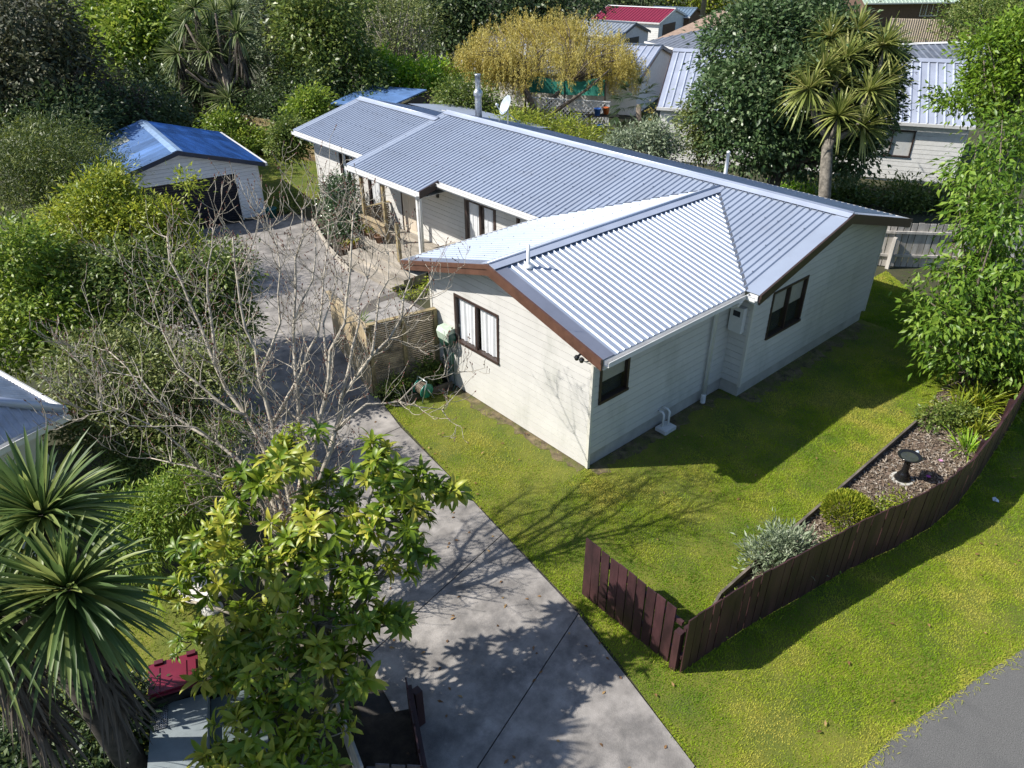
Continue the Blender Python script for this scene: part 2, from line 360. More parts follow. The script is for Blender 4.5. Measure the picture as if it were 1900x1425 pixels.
def tufts(path, n, h, off, label):
    t = rng.random(n); P = np.array([lerp(path, x) for x in t])+rng.normal(0, off, (n, 2)); th = rng.uniform(0, 6.28, n)
    D = np.stack([np.cos(th)*.5, np.sin(th)*.5, np.ones(n)], 1); k = vnoise(P, 2.5, 11); keep = rng.random(n) < k*1.5-.2
    P, D = P[keep], D[keep]; n = len(P)
    o = blades('grass_tufts', np.c_[P, np.full(n, .01)], D, h*rng.uniform(.5, 1.3, n), .008, np.clip(rng.normal(.4, .2, n), 0, 1), grass_m, None, .4, 3); tag(o, label, 'grass', kind='stuff')
tufts([(x, y-.05) for x, y in FC], 2600, .1, .05, 'longer grass tufts along the foot of the curving fence')
tufts([(-2.36, -2.0), (-2.38, -3.95)], 500, .09, .05, 'longer grass tufts along the short fence run')
tufts([(x+.05, y) for x, y in DR[1:]], 1800, .06, .04, 'grass creeping over the driveway edge')
tufts([(-1.3, -3.55), (-.84, -3.42), (5.9, -3.38)], 1200, .07, .04, 'grass tufts along the garden edging')
# bark chips
P = scatter(bed, 900); P = P[(P[:, 0] > 1.0)]; n = len(P); th = rng.uniform(0, 3.14, n)
D = np.stack([np.cos(th), np.sin(th), rng.normal(0, .25, n)], 1)
chip_m = leafmat('bark_chips', (.045,.032,.022), (.18,.135,.095), (.45,.41,.35), .8, 0., .2)
tag(leaves('bark_chips', np.c_[P, rng.uniform(.034, .06, n)], D, np.tile([0, 0, 1.], (n, 1))+rng.normal(0, .25, (n, 3)), rng.uniform(.05, .12, n), rng.uniform(.015, .035, n), np.clip(rng.normal(.5, .25, n), 0, 1), chip_m, None, 1, .02), 'loose brown bark chips covering the garden bed', 'bark mulch', kind='stuff')

P = np.concatenate([scatter([(-5.4,-5),(-3.2,-5),(-1.9,1),(-1.6,5),(-4.6,5)], 4), scatter(verge, 1.2), scatter(lawn, .8)]); n = len(P); th = rng.uniform(0, 6.28, n)
tag(leaves('fallen_leaves', np.c_[P, np.full(n, .034)], np.stack([np.cos(th), np.sin(th), rng.uniform(0, .3, n)], 1), np.tile([0, 0, 1.], (n, 1))+rng.normal(0, .2, (n, 3)), rng.uniform(.04, .1, n), .035, rng.random(n), leafmat('dry_leaf', (.10, .05, .02), (.22, .12, .05), (.36, .24, .10), .7, .1), None, 1), 'scattered dry brown leaves on driveway and grass', 'leaf litter', kind='stuff')
# ------------------------------------------------------------------ building kit
def ribs(parent, o, a, s, length, lo, hi, material, pitch=.152, per=5, t0=0., hr=.028, name='roof_sheet', tmin=None):
    """corrugated sheets: o origin, a along the eave, s up the slope; lo(t), hi(t) limits in metres along s"""
    o, a, s = np.asarray(o, float), unit(a), unit(s); n = np.cross(a, s); n = n if n[2] > 0 else -n
    prof = [(0, 0), (.68, 0), (.77, .6), (.83, 1), (.90, 1), (.95, .6), (.998, 0)]
    if name == 'roof_sheet' and parent.name == 'house':
        sw = MB(); kk = 0
        while t0+(kk+.865)*pitch < length:
            tt = t0+(kk+.865)*pitch; l, u = lo(tt), hi(tt); kk += 1
            for q in (.35, 1.25, 2.15, 3.05, 3.75):
                if l < q+.1*(kk % 2)*0 < u and kk % 2 == 0:
                    c = o+a*tt+s*q+n*(hr+.004); sw.add([c+a*.016, c+s*.016, c-a*.016, c-s*.016, c+n*.012], [(0, 1, 4), (1, 2, 4), (2, 3, 4), (3, 0, 4)])
        if sw.v: tag(sw.build('roof_screws', mat('screw_heads', (.10, .11, .13), .6), parent), kind='stuff')
    k = 0; t = t0
    while t < length-1e-4:
        T = []
        for r in range(per):
            for u, h in prof:
                tt = t+(r+u)*pitch
                if tt < length and (tmin is None or tt > tmin+.001): T.append((tt, h*hr))
        te = min(t+per*pitch, length); T.append((te, 0))
        if tmin is not None:
            if te <= tmin+.001: t += per*pitch; continue
            if t < tmin: T = [(tmin, 0)]+T
        vs_, fs = [], []
        for tt, h in T:
            l, u = lo(tt), hi(tt)
            if u < l: u = l
            vs_ += [o+a*tt+s*l+n*h, o+a*tt+s*u+n*h]
        for i in range(len(T)-1): fs.append((2*i, 2*i+2, 2*i+3, 2*i+1))
        obj(name, vs_, fs, material, parent); t += per*pitch
def boards(parent, o, a, nrmv, z0, z1, span, holes, material, pitch=.145, proud=.02, name='weatherboard'):
    """lapped weatherboards; span(z) -> (t0, t1) along a; holes [(t0, t1, z0, z1)]"""
    o, a, nv = np.asarray(o, float), unit(a), unit(nrmv); z = z0
    up = np.array([0, 0, 1.])
    while z < z1-.01:
        zt = min(z+pitch, z1); zm = (z+zt)/2; segs = [(span(z), span(zt))]
        for h0, h1, hz0, hz1 in holes:
            if hz0 < zm < hz1:
                new = []
                for (b0, b1), (c0, c1) in segs:
                    if h0 > b0 and h0 < b1: new.append(((b0, h0), (c0, min(h0, c1))))
                    if h1 < b1 and h1 > b0: new.append(((h1, b1), (max(h1, c0), c1)))
                    if h1 <= b0 or h0 >= b1: new.append(((b0, b1), (c0, c1)))
                segs = new
        for (b0, b1), (c0, c1) in segs:
            if b1-b0 < .02: continue
            if c1 < c0: c0 = c1 = (c0+c1)/2
            B = lambda t, zz, d: o+a*t+up*zz+nv*d
            MB().hexa([B(b0, z, 0), B(b1, z, 0), B(b1, z, proud), B(b0, z, proud), B(c0, zt-.010, 0), B(c1, zt-.010, 0), B(c1, zt-.010, proud*.75), B(c0, zt-.010, proud*.75)]).build(name, material, parent)
        z = zt
def window(parent, o, a, nv, wd, ht, frame, cols=2, curtain='drapes', fw=.055, back=True, sill=True, name='window'):
    """o is the lower corner on the wall plane"""
    o, a, nv = np.asarray(o, float), unit(a), unit(nv); up = np.array([0, 0, 1.])
    m_ = MB(); dep_ = .09; out = .035
    def bar(t0, t1, q0, q1, d0=-dep_, d1=out): m_.obox(o+a*t0+up*q0+nv*d0, a*(t1-t0), nv*(d1-d0), up*(q1-q0))
    bar(0, wd, ht-fw, ht); bar(0, wd, 0, fw, d1=out+.02); bar(0, fw, fw, ht-fw); bar(wd-fw, wd, fw, ht-fw)
    for c in range(1, cols):
        t = wd*c/cols; bar(t-fw*.4, t+fw*.4, fw, ht-fw, d1=out-.004)
    w_ = m_.build(name, frame, parent)
    for c in range(cols):
        t0, t1 = wd*c/cols+fw*.8, wd*(c+1)/cols-fw*.8
        g0_ = o+a*t0+up*fw*.9+nv*.004; MB().add([g0_, g0_+a*(t1-t0), g0_+a*(t1-t0)+up*(ht-fw*1.8), g0_+up*(ht-fw*1.8)], [(0, 1, 2, 3)]).build('pane', GLASS, w_)
        if curtain:
            q = MB(); nn = 26; vs_ = []
            if curtain == 'drapes': ta, tb = t0+.02+random.random()*.05, t1-.01-random.random()*.06
            else: ta, tb = t0, t1
            zb = fw*1.2 if curtain == 'drapes' else ht*.5
            for i in range(nn+1):
                u = i/nn; t = ta+(tb-ta)*u; d = -.045+ (.012*math.sin(u*nn*1.1+c)+.008*math.sin(u*17+2) if curtain == 'drapes' else 0)
                tl = t+(.02*math.sin(u*6+c) if curtain == 'drapes' else 0)
                vs_ += [o+a*tl+up*zb+nv*d, o+a*t+up*(ht-fw)+nv*(d*.8-.008)]
            q.add(vs_, [(2*i, 2*i+2, 2*i+3, 2*i+1) for i in range(nn)]).build('curtain' if curtain == 'drapes' else 'blind', curtain_m if curtain == 'drapes' else curt_blue, w_, True)
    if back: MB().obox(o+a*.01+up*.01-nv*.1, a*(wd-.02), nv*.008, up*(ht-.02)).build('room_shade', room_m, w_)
    return w_
def gutter(parent, p0, p1, outv, material, sz=.1, name='gutter'):
    p0, p1, ov = np.asarray(p0, float), np.asarray(p1, float), unit(outv); d = p1-p0; up = np.array([0, 0, 1.])
    m_ = MB(); t = .006
    m_.obox(p0-up*sz, d, ov*sz, up*t); m_.obox(p0-up*(sz-t), d, ov*t, up*sz*.9); m_.obox(p0-up*(sz-t)+ov*(sz-t), d, ov*t, up*sz*.85)
    m_.obox(p0-up*.012+ov*sz, d, ov*.012, up*.012)
    return m_.build(name, material, parent)

# ------------------------------------------------------------------ the cream house
W_, L_, S_, D_ = 4.65, 4.15, .45, 5.506
ZE, OE, OG, XM, ZM, ZR = 2.649, .5, .363, 6.8635, 3.49, 3.408
YP0, YP1, XP, YF, XF, ZFR = 9.256, 12.97, 3.0046, 17.51, 6.369, 3.365
SL = (ZM-ZE)/(XM-(L_-OE)); SLW = (ZR-ZE)/(W_/2+OE); XV = XM-(ZM-ZR)/SL; XE = L_-OE
H = thing('house', 'cream weatherboard house with long silver-grey ribbed metal roof', 'house', (0, 0, 0))
ZB = .32
# inner walls (behind the boards)
iw = MB()
def wallbox(x0, x1, y0, y1, z1): iw.box(x0, x1, y0, y1, .05, z1)
wallbox(.13, L_+.3, .13, .17, 2.4); wallbox(.13, .17, .17, W_-.13, 2.4); wallbox(.17, L_-.01, W_-.17, W_-.13, 2.4)
wallbox(L_+.13, L_+D_-.13, -S_+.13, -S_+.17, 2.45); wallbox(L_+.13, L_+.17, -S_+.17, 17.0, 2.45); wallbox(L_+D_-.17, L_+D_-.13, -S_+.17, 17.0, 2.4); wallbox(L_+.17, L_+D_-.17, 16.9, 17.0, 2.4)
iw.build('wall', cream, H)
# foundation
fd = MB(); fd.box(.03, L_+.03, .03, W_-.03, 0, ZB-.005); fd.box(L_+.035, L_+D_-.03, -S_+.035, 12.9, 0, ZB-.006); fd.box(L_+.04, L_+D_-.04, 12.9, 17.1, 0, ZB-.007)
fd.build('foundation', skirt_m, H)
# wing gable wall (faces -x)
hz = lambda y: ZE+min(y+OE, W_+OE-y)*SLW-.05
def sp_wing(z):
    if z <= hz(0): return (0, W_)
    d = (z+.05-ZE)/SLW-OE
    return (min(d, W_/2), max(W_-d, W_/2))
boards(H, (0, 0, 0), (0, 1, 0), (-1, 0, 0), .03, hz(W_/2), sp_wing, [(2.45, 3.84, 1.18, 2.27)], cream)
window(H, (0, 2.45, 1.18), (0, 1, 0), (-1, 0, 0), 1.39, 1.09, dbrown_m)
boards(H, (0, 0, 0), (1, 0, 0), (0, -1, 0), ZB, 2.6, lambda z: (0, L_), [(.16, .95, 1.35, 2.12)], cream)
window(H, (.16, 0, 1.35), (1, 0, 0), (0, -1, 0), .79, .77, dbrown_m, 1, 'blind')
boards(H, (0, W_, 0), (1, 0, 0), (0, 1, 0), ZB, 2.6, lambda z: (0, L_), [], cream)
# step wall and main gable (faces -y)
boards(H, (L_, -S_, 0), (0, 1, 0), (-1, 0, 0), ZB, 2.62, lambda z: (0, S_-.005), [], cream)
hm_ = lambda x: ZM-abs(x-XM)*SL-.05
def sp_main(z):
    if z <= hm_(L_): return (0, D_)
    d = (ZM-.05-z)/SL
    return (max(XM-d-L_, 0), min(XM+d-L_, D_))
boards(H, (L_, -S_, 0), (1, 0, 0), (0, -1, 0), ZB, hm_(XM), sp_main, [(.68, 2.06, 1.16, 2.25)], cream)
window(H, (L_+.68, -S_, 1.16), (1, 0, 0), (0, -1, 0), 1.38, 1.09, dbrown_m, 2, 'blind')
# front wall behind the porch and the far room (faces -x)
boards(H, (L_, W_, 0), (0, 1, 0), (-1, 0, 0), ZB, 2.62, lambda z: (0, 17.12-W_), [(7.38-W_, 8.72-W_, .46, 2.26), (11.02-W_, 11.86-W_, .46, 2.42), (13.0-W_, 13.75-W_, .6, 2.26), (5.85-W_, 6.55-W_, 1.5, 2.26), (14.6-W_, 15.45-W_, 1.16, 2.24)], cream)
window(H, (L_, 7.38, .46), (0, 1, 0), (-1, 0, 0), 1.34, 1.8, dbrown_m, 2, 'drapes', fw=.1, name='french_door')
window(H, (L_, 13.0, .6), (0, 1, 0), (-1, 0, 0), .75, 1.66, dbrown_m, 1, 'drapes')
window(H, (L_, 5.85, 1.5), (0, 1, 0), (-1, 0, 0), .7, .76, dbrown_m, 1, 'drapes')
window(H, (L_, 14.6, 1.16), (0, 1, 0), (-1, 0, 0), .85, 1.08, dbrown_m, 2, 'drapes')
boards(H, (L_, 17.12, 0), (1, 0, 0), (0, 1, 0), ZB, 2.6, lambda z: (0, D_), [], cream)
boards(H, (L_+D_, -S_, 0), (0, 1, 0), (1, 0, 0), ZB, 2.6, lambda z: (0, 17.5), [], cream)
# corner boards
for x, y in ((-.03, -.03), (L_-.03, -S_-.03), (L_+D_-.03, -S_-.03), (-.03, W_-.03), (L_-.03, 17.1)):
    MB().box(x, x+.06, y, y+.06, .02 if x < 0 else ZB-.04, 2.6).build('corner_board', cream_trim, H)
# front door, six panels
dr = MB(); dr.box(L_-.02, L_+.03, 11.05, 11.83, .48, 2.38); dr = dr.build('door', mat('door_cream', (.66, .58, .47), .5, var=.05), H)
for i in range(2):
    for z0, z1 in ((.6, 1.1), (1.2, 1.7), (1.8, 2.25)):
        MB().box(L_-.032, L_-.02, 11.13+i*.36, 11.39+i*.36, z0, z1).build('panel', mat('door_panel', (.60, .52, .42), .5, var=.05), dr)
MB().tube([(L_-.03, 11.14, 1.32), (L_-.08, 11.14, 1.32), (L_-.08, 11.25, 1.32)], .012).build('handle', blackplastic, dr)
fr_ = MB(); fr_.box(L_-.035, L_+.02, 11.0, 11.05, .46, 2.42); fr_.box(L_-.035, L_+.02, 11.83, 11.88, .46, 2.42); fr_.box(L_-.035, L_+.02, 11.05, 11.83, 2.38, 2.42)
fr_.build('door_frame', dbrown_m, H)
MB().box(L_-.07, L_-.02, 9.9, 9.98, 1.95, 2.07).build('porch_light', blackplastic, H)
# --- roofs
cw = 1/math.sqrt(1+SLW*SLW); cm = 1/math.sqrt(1+SL*SL)
hwp = W_/2+OE
def lim_w(t):      # wing: limits along slope in plan metres, t from x = -OG
    x = t-OG
    return 0 if x <= XE else (x-XE)/(XV-XE)*hwp
BF = .26     # barge flashing width
ribs(H, (-OG, -OE, ZE), (1, 0, 0), (0, cw, SLW*cw), XV+OG, lambda t: lim_w(t)/cw, lambda t: (hwp-.05)/cw, roof_m, t0=BF)
ribs(H, (-OG, W_+OE, ZE), (1, 0, 0), (0, -cw, SLW*cw), XV+OG, lambda t: lim_w(t)/cw, lambda t: (hwp-.05)/cw, roof_m, t0=BF)
Y0 = -S_-OG
def lo_main(t):
    y = t+Y0
    if y < -OE or (W_+OE <= y < YP0+.01): return (XE-XP)/cm
    if y < W_/2: return (XE+(y+OE)/hwp*(XV-XE)-XP)/cm
    if y < W_+OE: return (XE+(W_+OE-y)/hwp*(XV-XE)-XP)/cm
    return 0.
zp = ZM-(XM-XP)*SL
ribs(H, (XP, Y0, zp), (0, 1, 0), (cm, 0, SL*cm), YP0-Y0, lo_main, lambda t: (XM-XP-.05)/cm, roof_m, t0=BF)
ribs(H, (XP, Y0, zp), (0, 1, 0), (cm, 0, SL*cm), YP1-Y0, lambda t: 0., lambda t: (XM-XP-.05)/cm, roof_m, t0=BF, tmin=YP0-Y0)
ribs(H, (2*XM-XE, Y0, ZE), (0, 1, 0), (-cm, 0, SL*cm), YP1-Y0, lambda t: 0, lambda t: (XM-XE-.05)/cm, roof_m, t0=BF)
xfe = XF-(ZFR-ZE)/SL
ribs(H, (xfe, YP1, ZE), (0, 1, 0), (cm, 0, SL*cm), YF-YP1, lambda t: 0, lambda t: (XF-xfe-.05)/cm, roof_m)
ribs(H, (2*XF-xfe, YP1, ZE), (0, 1, 0), (-cm, 0, SL*cm), YF-YP1, lambda t: 0, lambda t: (XF-xfe-.05)/cm, roof_m)
def strip(name, pts, material, th=.008):   # thin folded flashing from quads
    m_ = MB()
    for q in pts: m_.prism(q, (0, 0, -th))
    return m_.build(name, material, H)
hh = .036
def ridge(p0, p1, sidev, sl, wd=.19):
    p0, p1, s_ = np.asarray(p0, float), np.asarray(p1, float), unit(sidev); d = np.array([0, 0, hh+.012])
    for k_ in (1, -1):
        e = s_*wd*k_-np.array([0, 0, wd*sl])
        strip('ridge_cap', [[p0+d, p1+d, p1+d+e, p0+d+e]], cap_m)
    MB().tube([p0+d, p1+d], .03, 8).build('ridge_roll', cap_m, H, True)
ridge((-OG, W_/2, ZR), (XV+.1, W_/2, ZR), (0, 1, 0), SLW)
ridge((XM, Y0, ZM), (XM, YP1, ZM), (1, 0, 0), SL)
ridge((XF, YP1-.2, ZFR), (XF, YF, ZFR), (1, 0, 0), SL)
def barge(p0, p1, inward, material, flash=True, ht=.19, out=None):
    p0, p1 = np.asarray(p0, float), np.asarray(p1, float); iv = unit(inward)
    up = np.array([0, 0, 1.])
    if flash: strip('barge_flashing', [[p0+up*.02, p1+up*.02, p1+iv*(BF+.02)+up*.02, p0+iv*(BF+.02)+up*.02]], cap_m if flash == 1 else flash)
    MB().obox(p0-up*(ht-.01), p1-p0, -iv*.028, up*(ht+.02)).build('bargeboard', material, H)
    MB().obox(p0-up*.055-iv*.029, p1-p0, -iv*.014, up*.085).build('barge_cap', material, H)
flash_m = mat('barge_metal', (.28, .30, .37), .42, .5, var=.05, scale=1.)
barge((-OG, -OE, ZE), (-OG, W_/2, ZR), (1, 0, 0), brown_m, flash_m); barge((-OG, W_+OE, ZE), (-OG, W_/2, ZR), (1, 0, 0), brown_m, flash_m)
barge((XE, Y0, ZE), (XM, Y0, ZM), (0, 1, 0), dbrown_m, roof_m); barge((2*XM-XE, Y0, ZE), (XM, Y0, ZM), (0, 1, 0), dbrown_m, roof_m)
barge((XP, YP0, zp), (XE, YP0, ZE), (0, 1, 0), dbrown_m, None)
barge((XP, YP1, zp), (XM, YP1, ZM), (0, -1, 0), cap_m, roof_m, .06); barge((xfe, YF, ZE), (XF, YF, ZFR), (0, -1, 0), cap_m, roof_m, .12); barge((2*XF-xfe, YF, ZE), (XF, YF, ZFR), (0, -1, 0), cap_m, roof_m, .12)
# valley flashings
for s_ in (-1, 1):
    a = np.array([XE, W_/2+s_*hwp, ZE+.006]); b = np.array([XV, W_/2, ZR+.006]); d = np.array([.09, 0, .09*SL]); e = np.array([0, s_*.09, -.09*SLW*0])
    MB().add([a, b, b+d, a+d], [(0, 1, 2, 3)]).build('valley_tray', mat('valley_metal', (.25, .26, .28), .4, .7), H)
# soffits (undersides) and gutters with fascia
def soffit(x0, x1, y0, y1, z): MB().box(x0, x1, y0, y1, z, z+.012).build('soffit', cream_trim, H)
soffit(-OG+.03, XE, -OE+.02, -.026, 2.45); soffit(-OG+.03, XE, W_+.03, W_+OE-.02, 2.45)
soffit(XE+.01, L_-.03, W_+OE, YP0, 2.455); soffit(XP+.02, L_-.03, YP0+.02, YP1, 2.3); soffit(xfe+.02, L_-.03, YP1+.02, 17.3, 2.455)
soffit(XE+.01, L_-.03, Y0+.03, -OE, 2.455)
def eave(p0, p1, outv):
    p0, p1 = np.asarray(p0, float), np.asarray(p1, float); ov = unit(outv); up = np.array([0, 0, 1.])
    MB().obox(p0-up*.2-ov*.03, p1-p0, ov*.025, up*.19).build('fascia', white_m, H); gutter(H, p0-up*.012-ov*.002, p1-up*.012-ov*.002, outv, gutter_m)
eave((-OG+.05, -OE, ZE), (XE, -OE, ZE), (0, -1, 0)); eave((-OG+.05, W_+OE, ZE), (XE, W_+OE, ZE), (0, 1, 0))
eave((XE, Y0+.03, ZE), (XE, -OE-.1, ZE), (-1, 0, 0)); eave((XE, W_+OE+.1, ZE), (XE, YP0, ZE), (-1, 0, 0)); eave((XP, YP0, zp), (XP, YP1, zp), (-1, 0, 0)); eave((xfe, YP1+.05, ZE), (xfe, YF, ZE), (-1, 0, 0))
eave((2*XM-XE, Y0, ZE), (2*XM-XE, YP1, ZE), (1, 0, 0))
# downpipes
dp = MB(); dp.tube([(3.45, -.57, 2.55), (3.45, -.52, 2.42), (3.45, -.09, 2.2), (3.45, -.08, .12)], .04, 10).build('downpipe', pvc_m, H, True)
MB().lathe((3.45, -.08, 0), [(.055, 0), (.055, .2), (.045, .22)], 12).build('drain_collar', pvc_m, H)
MB().tube([(3.04, 9.33, 2.42), (3.1, 9.36, 2.3), (3.1, 9.38, .45)], .04, 10).build('downpipe', pvc_m, H, True)
# waste pipes and gully at the side wall
MB().tube([(2.0, -.03, .42), (2.0, -.13, .42), (2.0, -.16, .38), (2.0, -.16, .08)], .024, 8).tube([(2.12, -.03, .46), (2.12, -.16, .46), (2.12, -.2, .42), (2.12, -.2, .08)], .024, 8).build('waste_pipe', pvc_m, H, True)
MB().box(1.9, 2.24, -.32, -.06, 0, .09).box(1.92, 2.22, -.3, -.08, .09, .1).build('gully_trap', white_m, H)
# meter box
mb = MB().box(L_-.16, L_-.03, -.36, -.06, 1.55, 2.1).build('meter_box', white_m, H)
MB().box(L_-.166, L_-.158, -.29, -.13, 1.9, 2.02).build('meter_window', mat('meter_glass', (.03, .03, .035), .15), mb)
# vents, flue, security light, sensor
MB().lathe((.3, 1.98, 3.31), [(.11, -.01), (.1, .03), (.06, .05), (.032, .08), (.032, .42)], 12).build('roof_vent', pvc_m, H, True)
MB().lathe((9.8, 4.2, 2.7), [(.06, 0), (.05, .1), (.045, .62), (.05, .62), (.05, .66), (.01, .68)], 12).build('roof_vent', pvc_m, H, True)
b0 = MB().lathe((8.0, 12.75, 3.15), [(.115, 0), (.115, .5), (.12, .51), (.12, .54), (.115, .55), (.115, .72), (.15, .74), (.155, .8), (.15, .86), (.1, .92), (.09, .94), (.09, 1.36), (.1, 1.36), (.1, 1.4), (.07, 1.4)], 20).build('flue', galv_m, H, True)
MB().tube([(-.4, -.05, 2.6), (-.45, -.05, 2.58)], .02).lathe((-.45, -.02, 2.5), [(.03, 0), (.05, .05), (.03, .08)], 8).lathe((-.45, -.13, 2.5), [(.03, 0), (.05, .05), (.03, .08)], 8).build('security_light', blackplastic, H)
# lower lean-to behind (seen past the ridge)
lt = MB().add([(9.3, 12.9, 2.62), (11.6, 12.9, 2.3), (11.6, 18.8, 2.3), (9.3, 18.8, 2.62)], [(0, 1, 2, 3)]).build('lean_to_roof', roof_m, H)
# porch posts
for y in (12.42, 11.24):
    MB().box(3.06, 3.15, y-.045, y+.045, .4, 2.42).build('porch_post', post_m, H)
MB().box(3.05, 3.13, 9.44, 9.52, .4, 2.42).build('porch_post', mat('white_post', (.75, .75, .73), .5), H)

# satellite dish on the ridge
sd_ = thing('satellite_dish', 'pale blue-grey satellite dish on a tripod behind the roof ridge', 'satellite dish', (8.2, 11.5, 3.14))
MB().tube([(8.2, 11.5, 3.13), (8.2, 11.5, 3.75)], .02, 8).tube([(8.2, 11.5, 3.5), (8.6, 11.15, 3.04)], .012, 6).tube([(8.2, 11.5, 3.5), (8.2, 12.0, 3.14)], .012, 6).build('tripod', galv_m, sd_)
ax = unit(-RIG*.85-FWD*.55+np.array([0, 0, .2])); s1 = unit(np.cross(ax, (0, 0, 1))); s2 = np.cross(s1, ax); A = np.stack([s1*.85, s2, ax], 1)
MB().lathe((8.17, 11.5, 3.72), [(.01, -.015), (.12, -.005), (.22, .03), (.31, .075), (.315, .085), (.3, .085), (.22, .045), (.12, .012), (.01, .0)], 24, A).build('reflector', mat('dish_grey', (.42, .47, .55), .45), sd_, True)
lnb = np.array([8.17, 11.5, 3.72])+ax*.42-s2*.1
MB().tube([np.array([8.17, 11.5, 3.72])-s2*.28+ax*.06, lnb], .012, 6).tube([lnb-ax*.02, lnb-ax*.1], .035, 8).build('feed_arm', pvc_m, sd_)
# ------------------------------------------------------------------ deck, steps, screens
dk = thing('deck', 'weathered timber porch deck with wide front steps', 'deck', (2.9, 11, 0))
for i in range(11):
    x = 2.84+i*.12
    MB().box(x, x+.112, 9.0 if x > 3.2 else 9.3, 12.8, .41, .45).build('plank', timber_m, dk)
MB().box(2.86, 2.9, 9.1, 12.75, .05, .41).build('riser', timber_m, dk)
for k_, (x0, x1, z, ya, yb) in enumerate(((1.72, 2.12, .15, 9.0, 11.95), (2.08, 2.5, .27, 8.95, 11.9), (2.46, 2.86, .36, 8.95, 11.4))):
    for q in range(3):
        w3 = (x1-x0)/3; MB().box(x0+q*w3+.003, x0+(q+1)*w3-.003, ya, yb, z-.035, z).build('tread', timber_m, dk)
    MB().box(x0+.012, x0+.04, ya+.01, yb-.01, .01 if k_ == 0 else z-.16, z-.036).build('riser', timber_m, dk)
    MB().box(x0+.04, x1, yb-.05, yb-.01, .01, z-.036).build('stringer', timber_m, dk); MB().box(x0+.04, x1, ya+.01, ya+.05, .01, z-.036).build('stringer', timber_m, dk)
tp = tag(MB().box(2.62, 2.72, 9.92, 10.02, 0, 1.5).build('newel_post', post_m), 'tall mossy square post standing beside the porch steps', 'post')
# porch balustrade bench with slats between the two posts
bl = thing('porch_balustrade', 'slatted timber balustrade with seat-height rail between porch posts', 'balustrade', (3.05, 11.9, .45))
for i in range(9):
    z = .5+i*.055; MB().box(3.03, 3.05, 11.2, 12.55, z, z+.042).build('slat', slat_m, bl)
MB().box(2.98, 3.14, 11.18, 12.6, 1.0, 1.035).build('rail', board_m, bl)
for i in range(11):
    z = .5+i*.062; MB().box(3.2, 4.08, 12.55, 12.57, z, z+.04).build('slat', slat_m, bl)
MB().box(3.16, 4.1, 12.5, 12.62, 1.2, 1.235).build('rail', post_m, bl)
bl2 = thing('step_screen', 'low slatted timber screen beside the white downpipe', 'screen', (3.6, 9.1, 0))
for i in range(9):
    z = .3+i*.055; MB().box(3.1, 4.05, 9.1, 9.12, z, z+.042).build('slat', slat_m, bl2)
MB().box(3.05, 4.08, 9.05, 9.18, .8, .83).build('rail', timber_m, bl2)
# slatted screen facing the lawn
sc1 = thing('slat_screen', 'grey-brown horizontal slat screen between driveway and house wall', 'slat screen', (-.8, 4.6, 0))
A0, B0 = np.array([-1.55, 4.76]), np.array([-.06, 4.47]); dv = B0-A0
for i in range(33):
    z = .1+i*.048
    for q in range(2):
        p0 = A0+dv*(q*.5+.035); p1 = A0+dv*(q*.5+.485)
        MB().beam((*p0, z), (*p1, z), .018, .036).build('slat', slat_m, sc1)
for u in (.0, .5, .985):
    p = A0+dv*u; MB().box(p[0]-.045, p[0]+.045, p[1]-.03, p[1]+.06, 0, 1.69).build('post', post_m, sc1)
MB().beam((*(A0-dv*.02), 1.71), (*(B0), 1.71), .11, .03).build('cap_rail', post_m, sc1)
for i in range(18):    # dark trellis battens behind
    pass
# solid boarded fence along the driveway
sc2 = thing('boarded_fence', 'sunlit pale pine fence beside the driveway with angled top', 'fence', (-1.3, 6, 0))
A1, B1 = np.array([-1.62, 4.72]), np.array([-.95, 7.45]); d1 = B1-A1
for i in range(19):
    u0, u1 = i/19, (i+1)/19-.004; h0, h1 = 1.66-.33*u0, 1.66-.33*u1
    p0, p1 = A1+d1*u0, A1+d1*u1; nn = np.array([-d1[1], d1[0]])/np.linalg.norm(d1)*.02
    MB().hexa([(*p0, .04), (*p1, .04), (*(p1+nn), .04), (*(p0+nn), .04), (*p0, h0), (*p1, h1), (*(p1+nn), h1), (*(p0+nn), h0)]).build('board', board_m, sc2)
MB().beam((*(A1-d1*.01), 1.69), (*(B1+d1*.02), 1.35), .12, .03).build('cap_rail', board_m, sc2)
for u in (.02, .36, .68, .99):
    p = A1+d1*u; MB().box(p[0]+.01, p[0]+.09, p[1]-.04, p[1]+.04, 0, 1.64-.33*u).build('post', post_m, sc2)

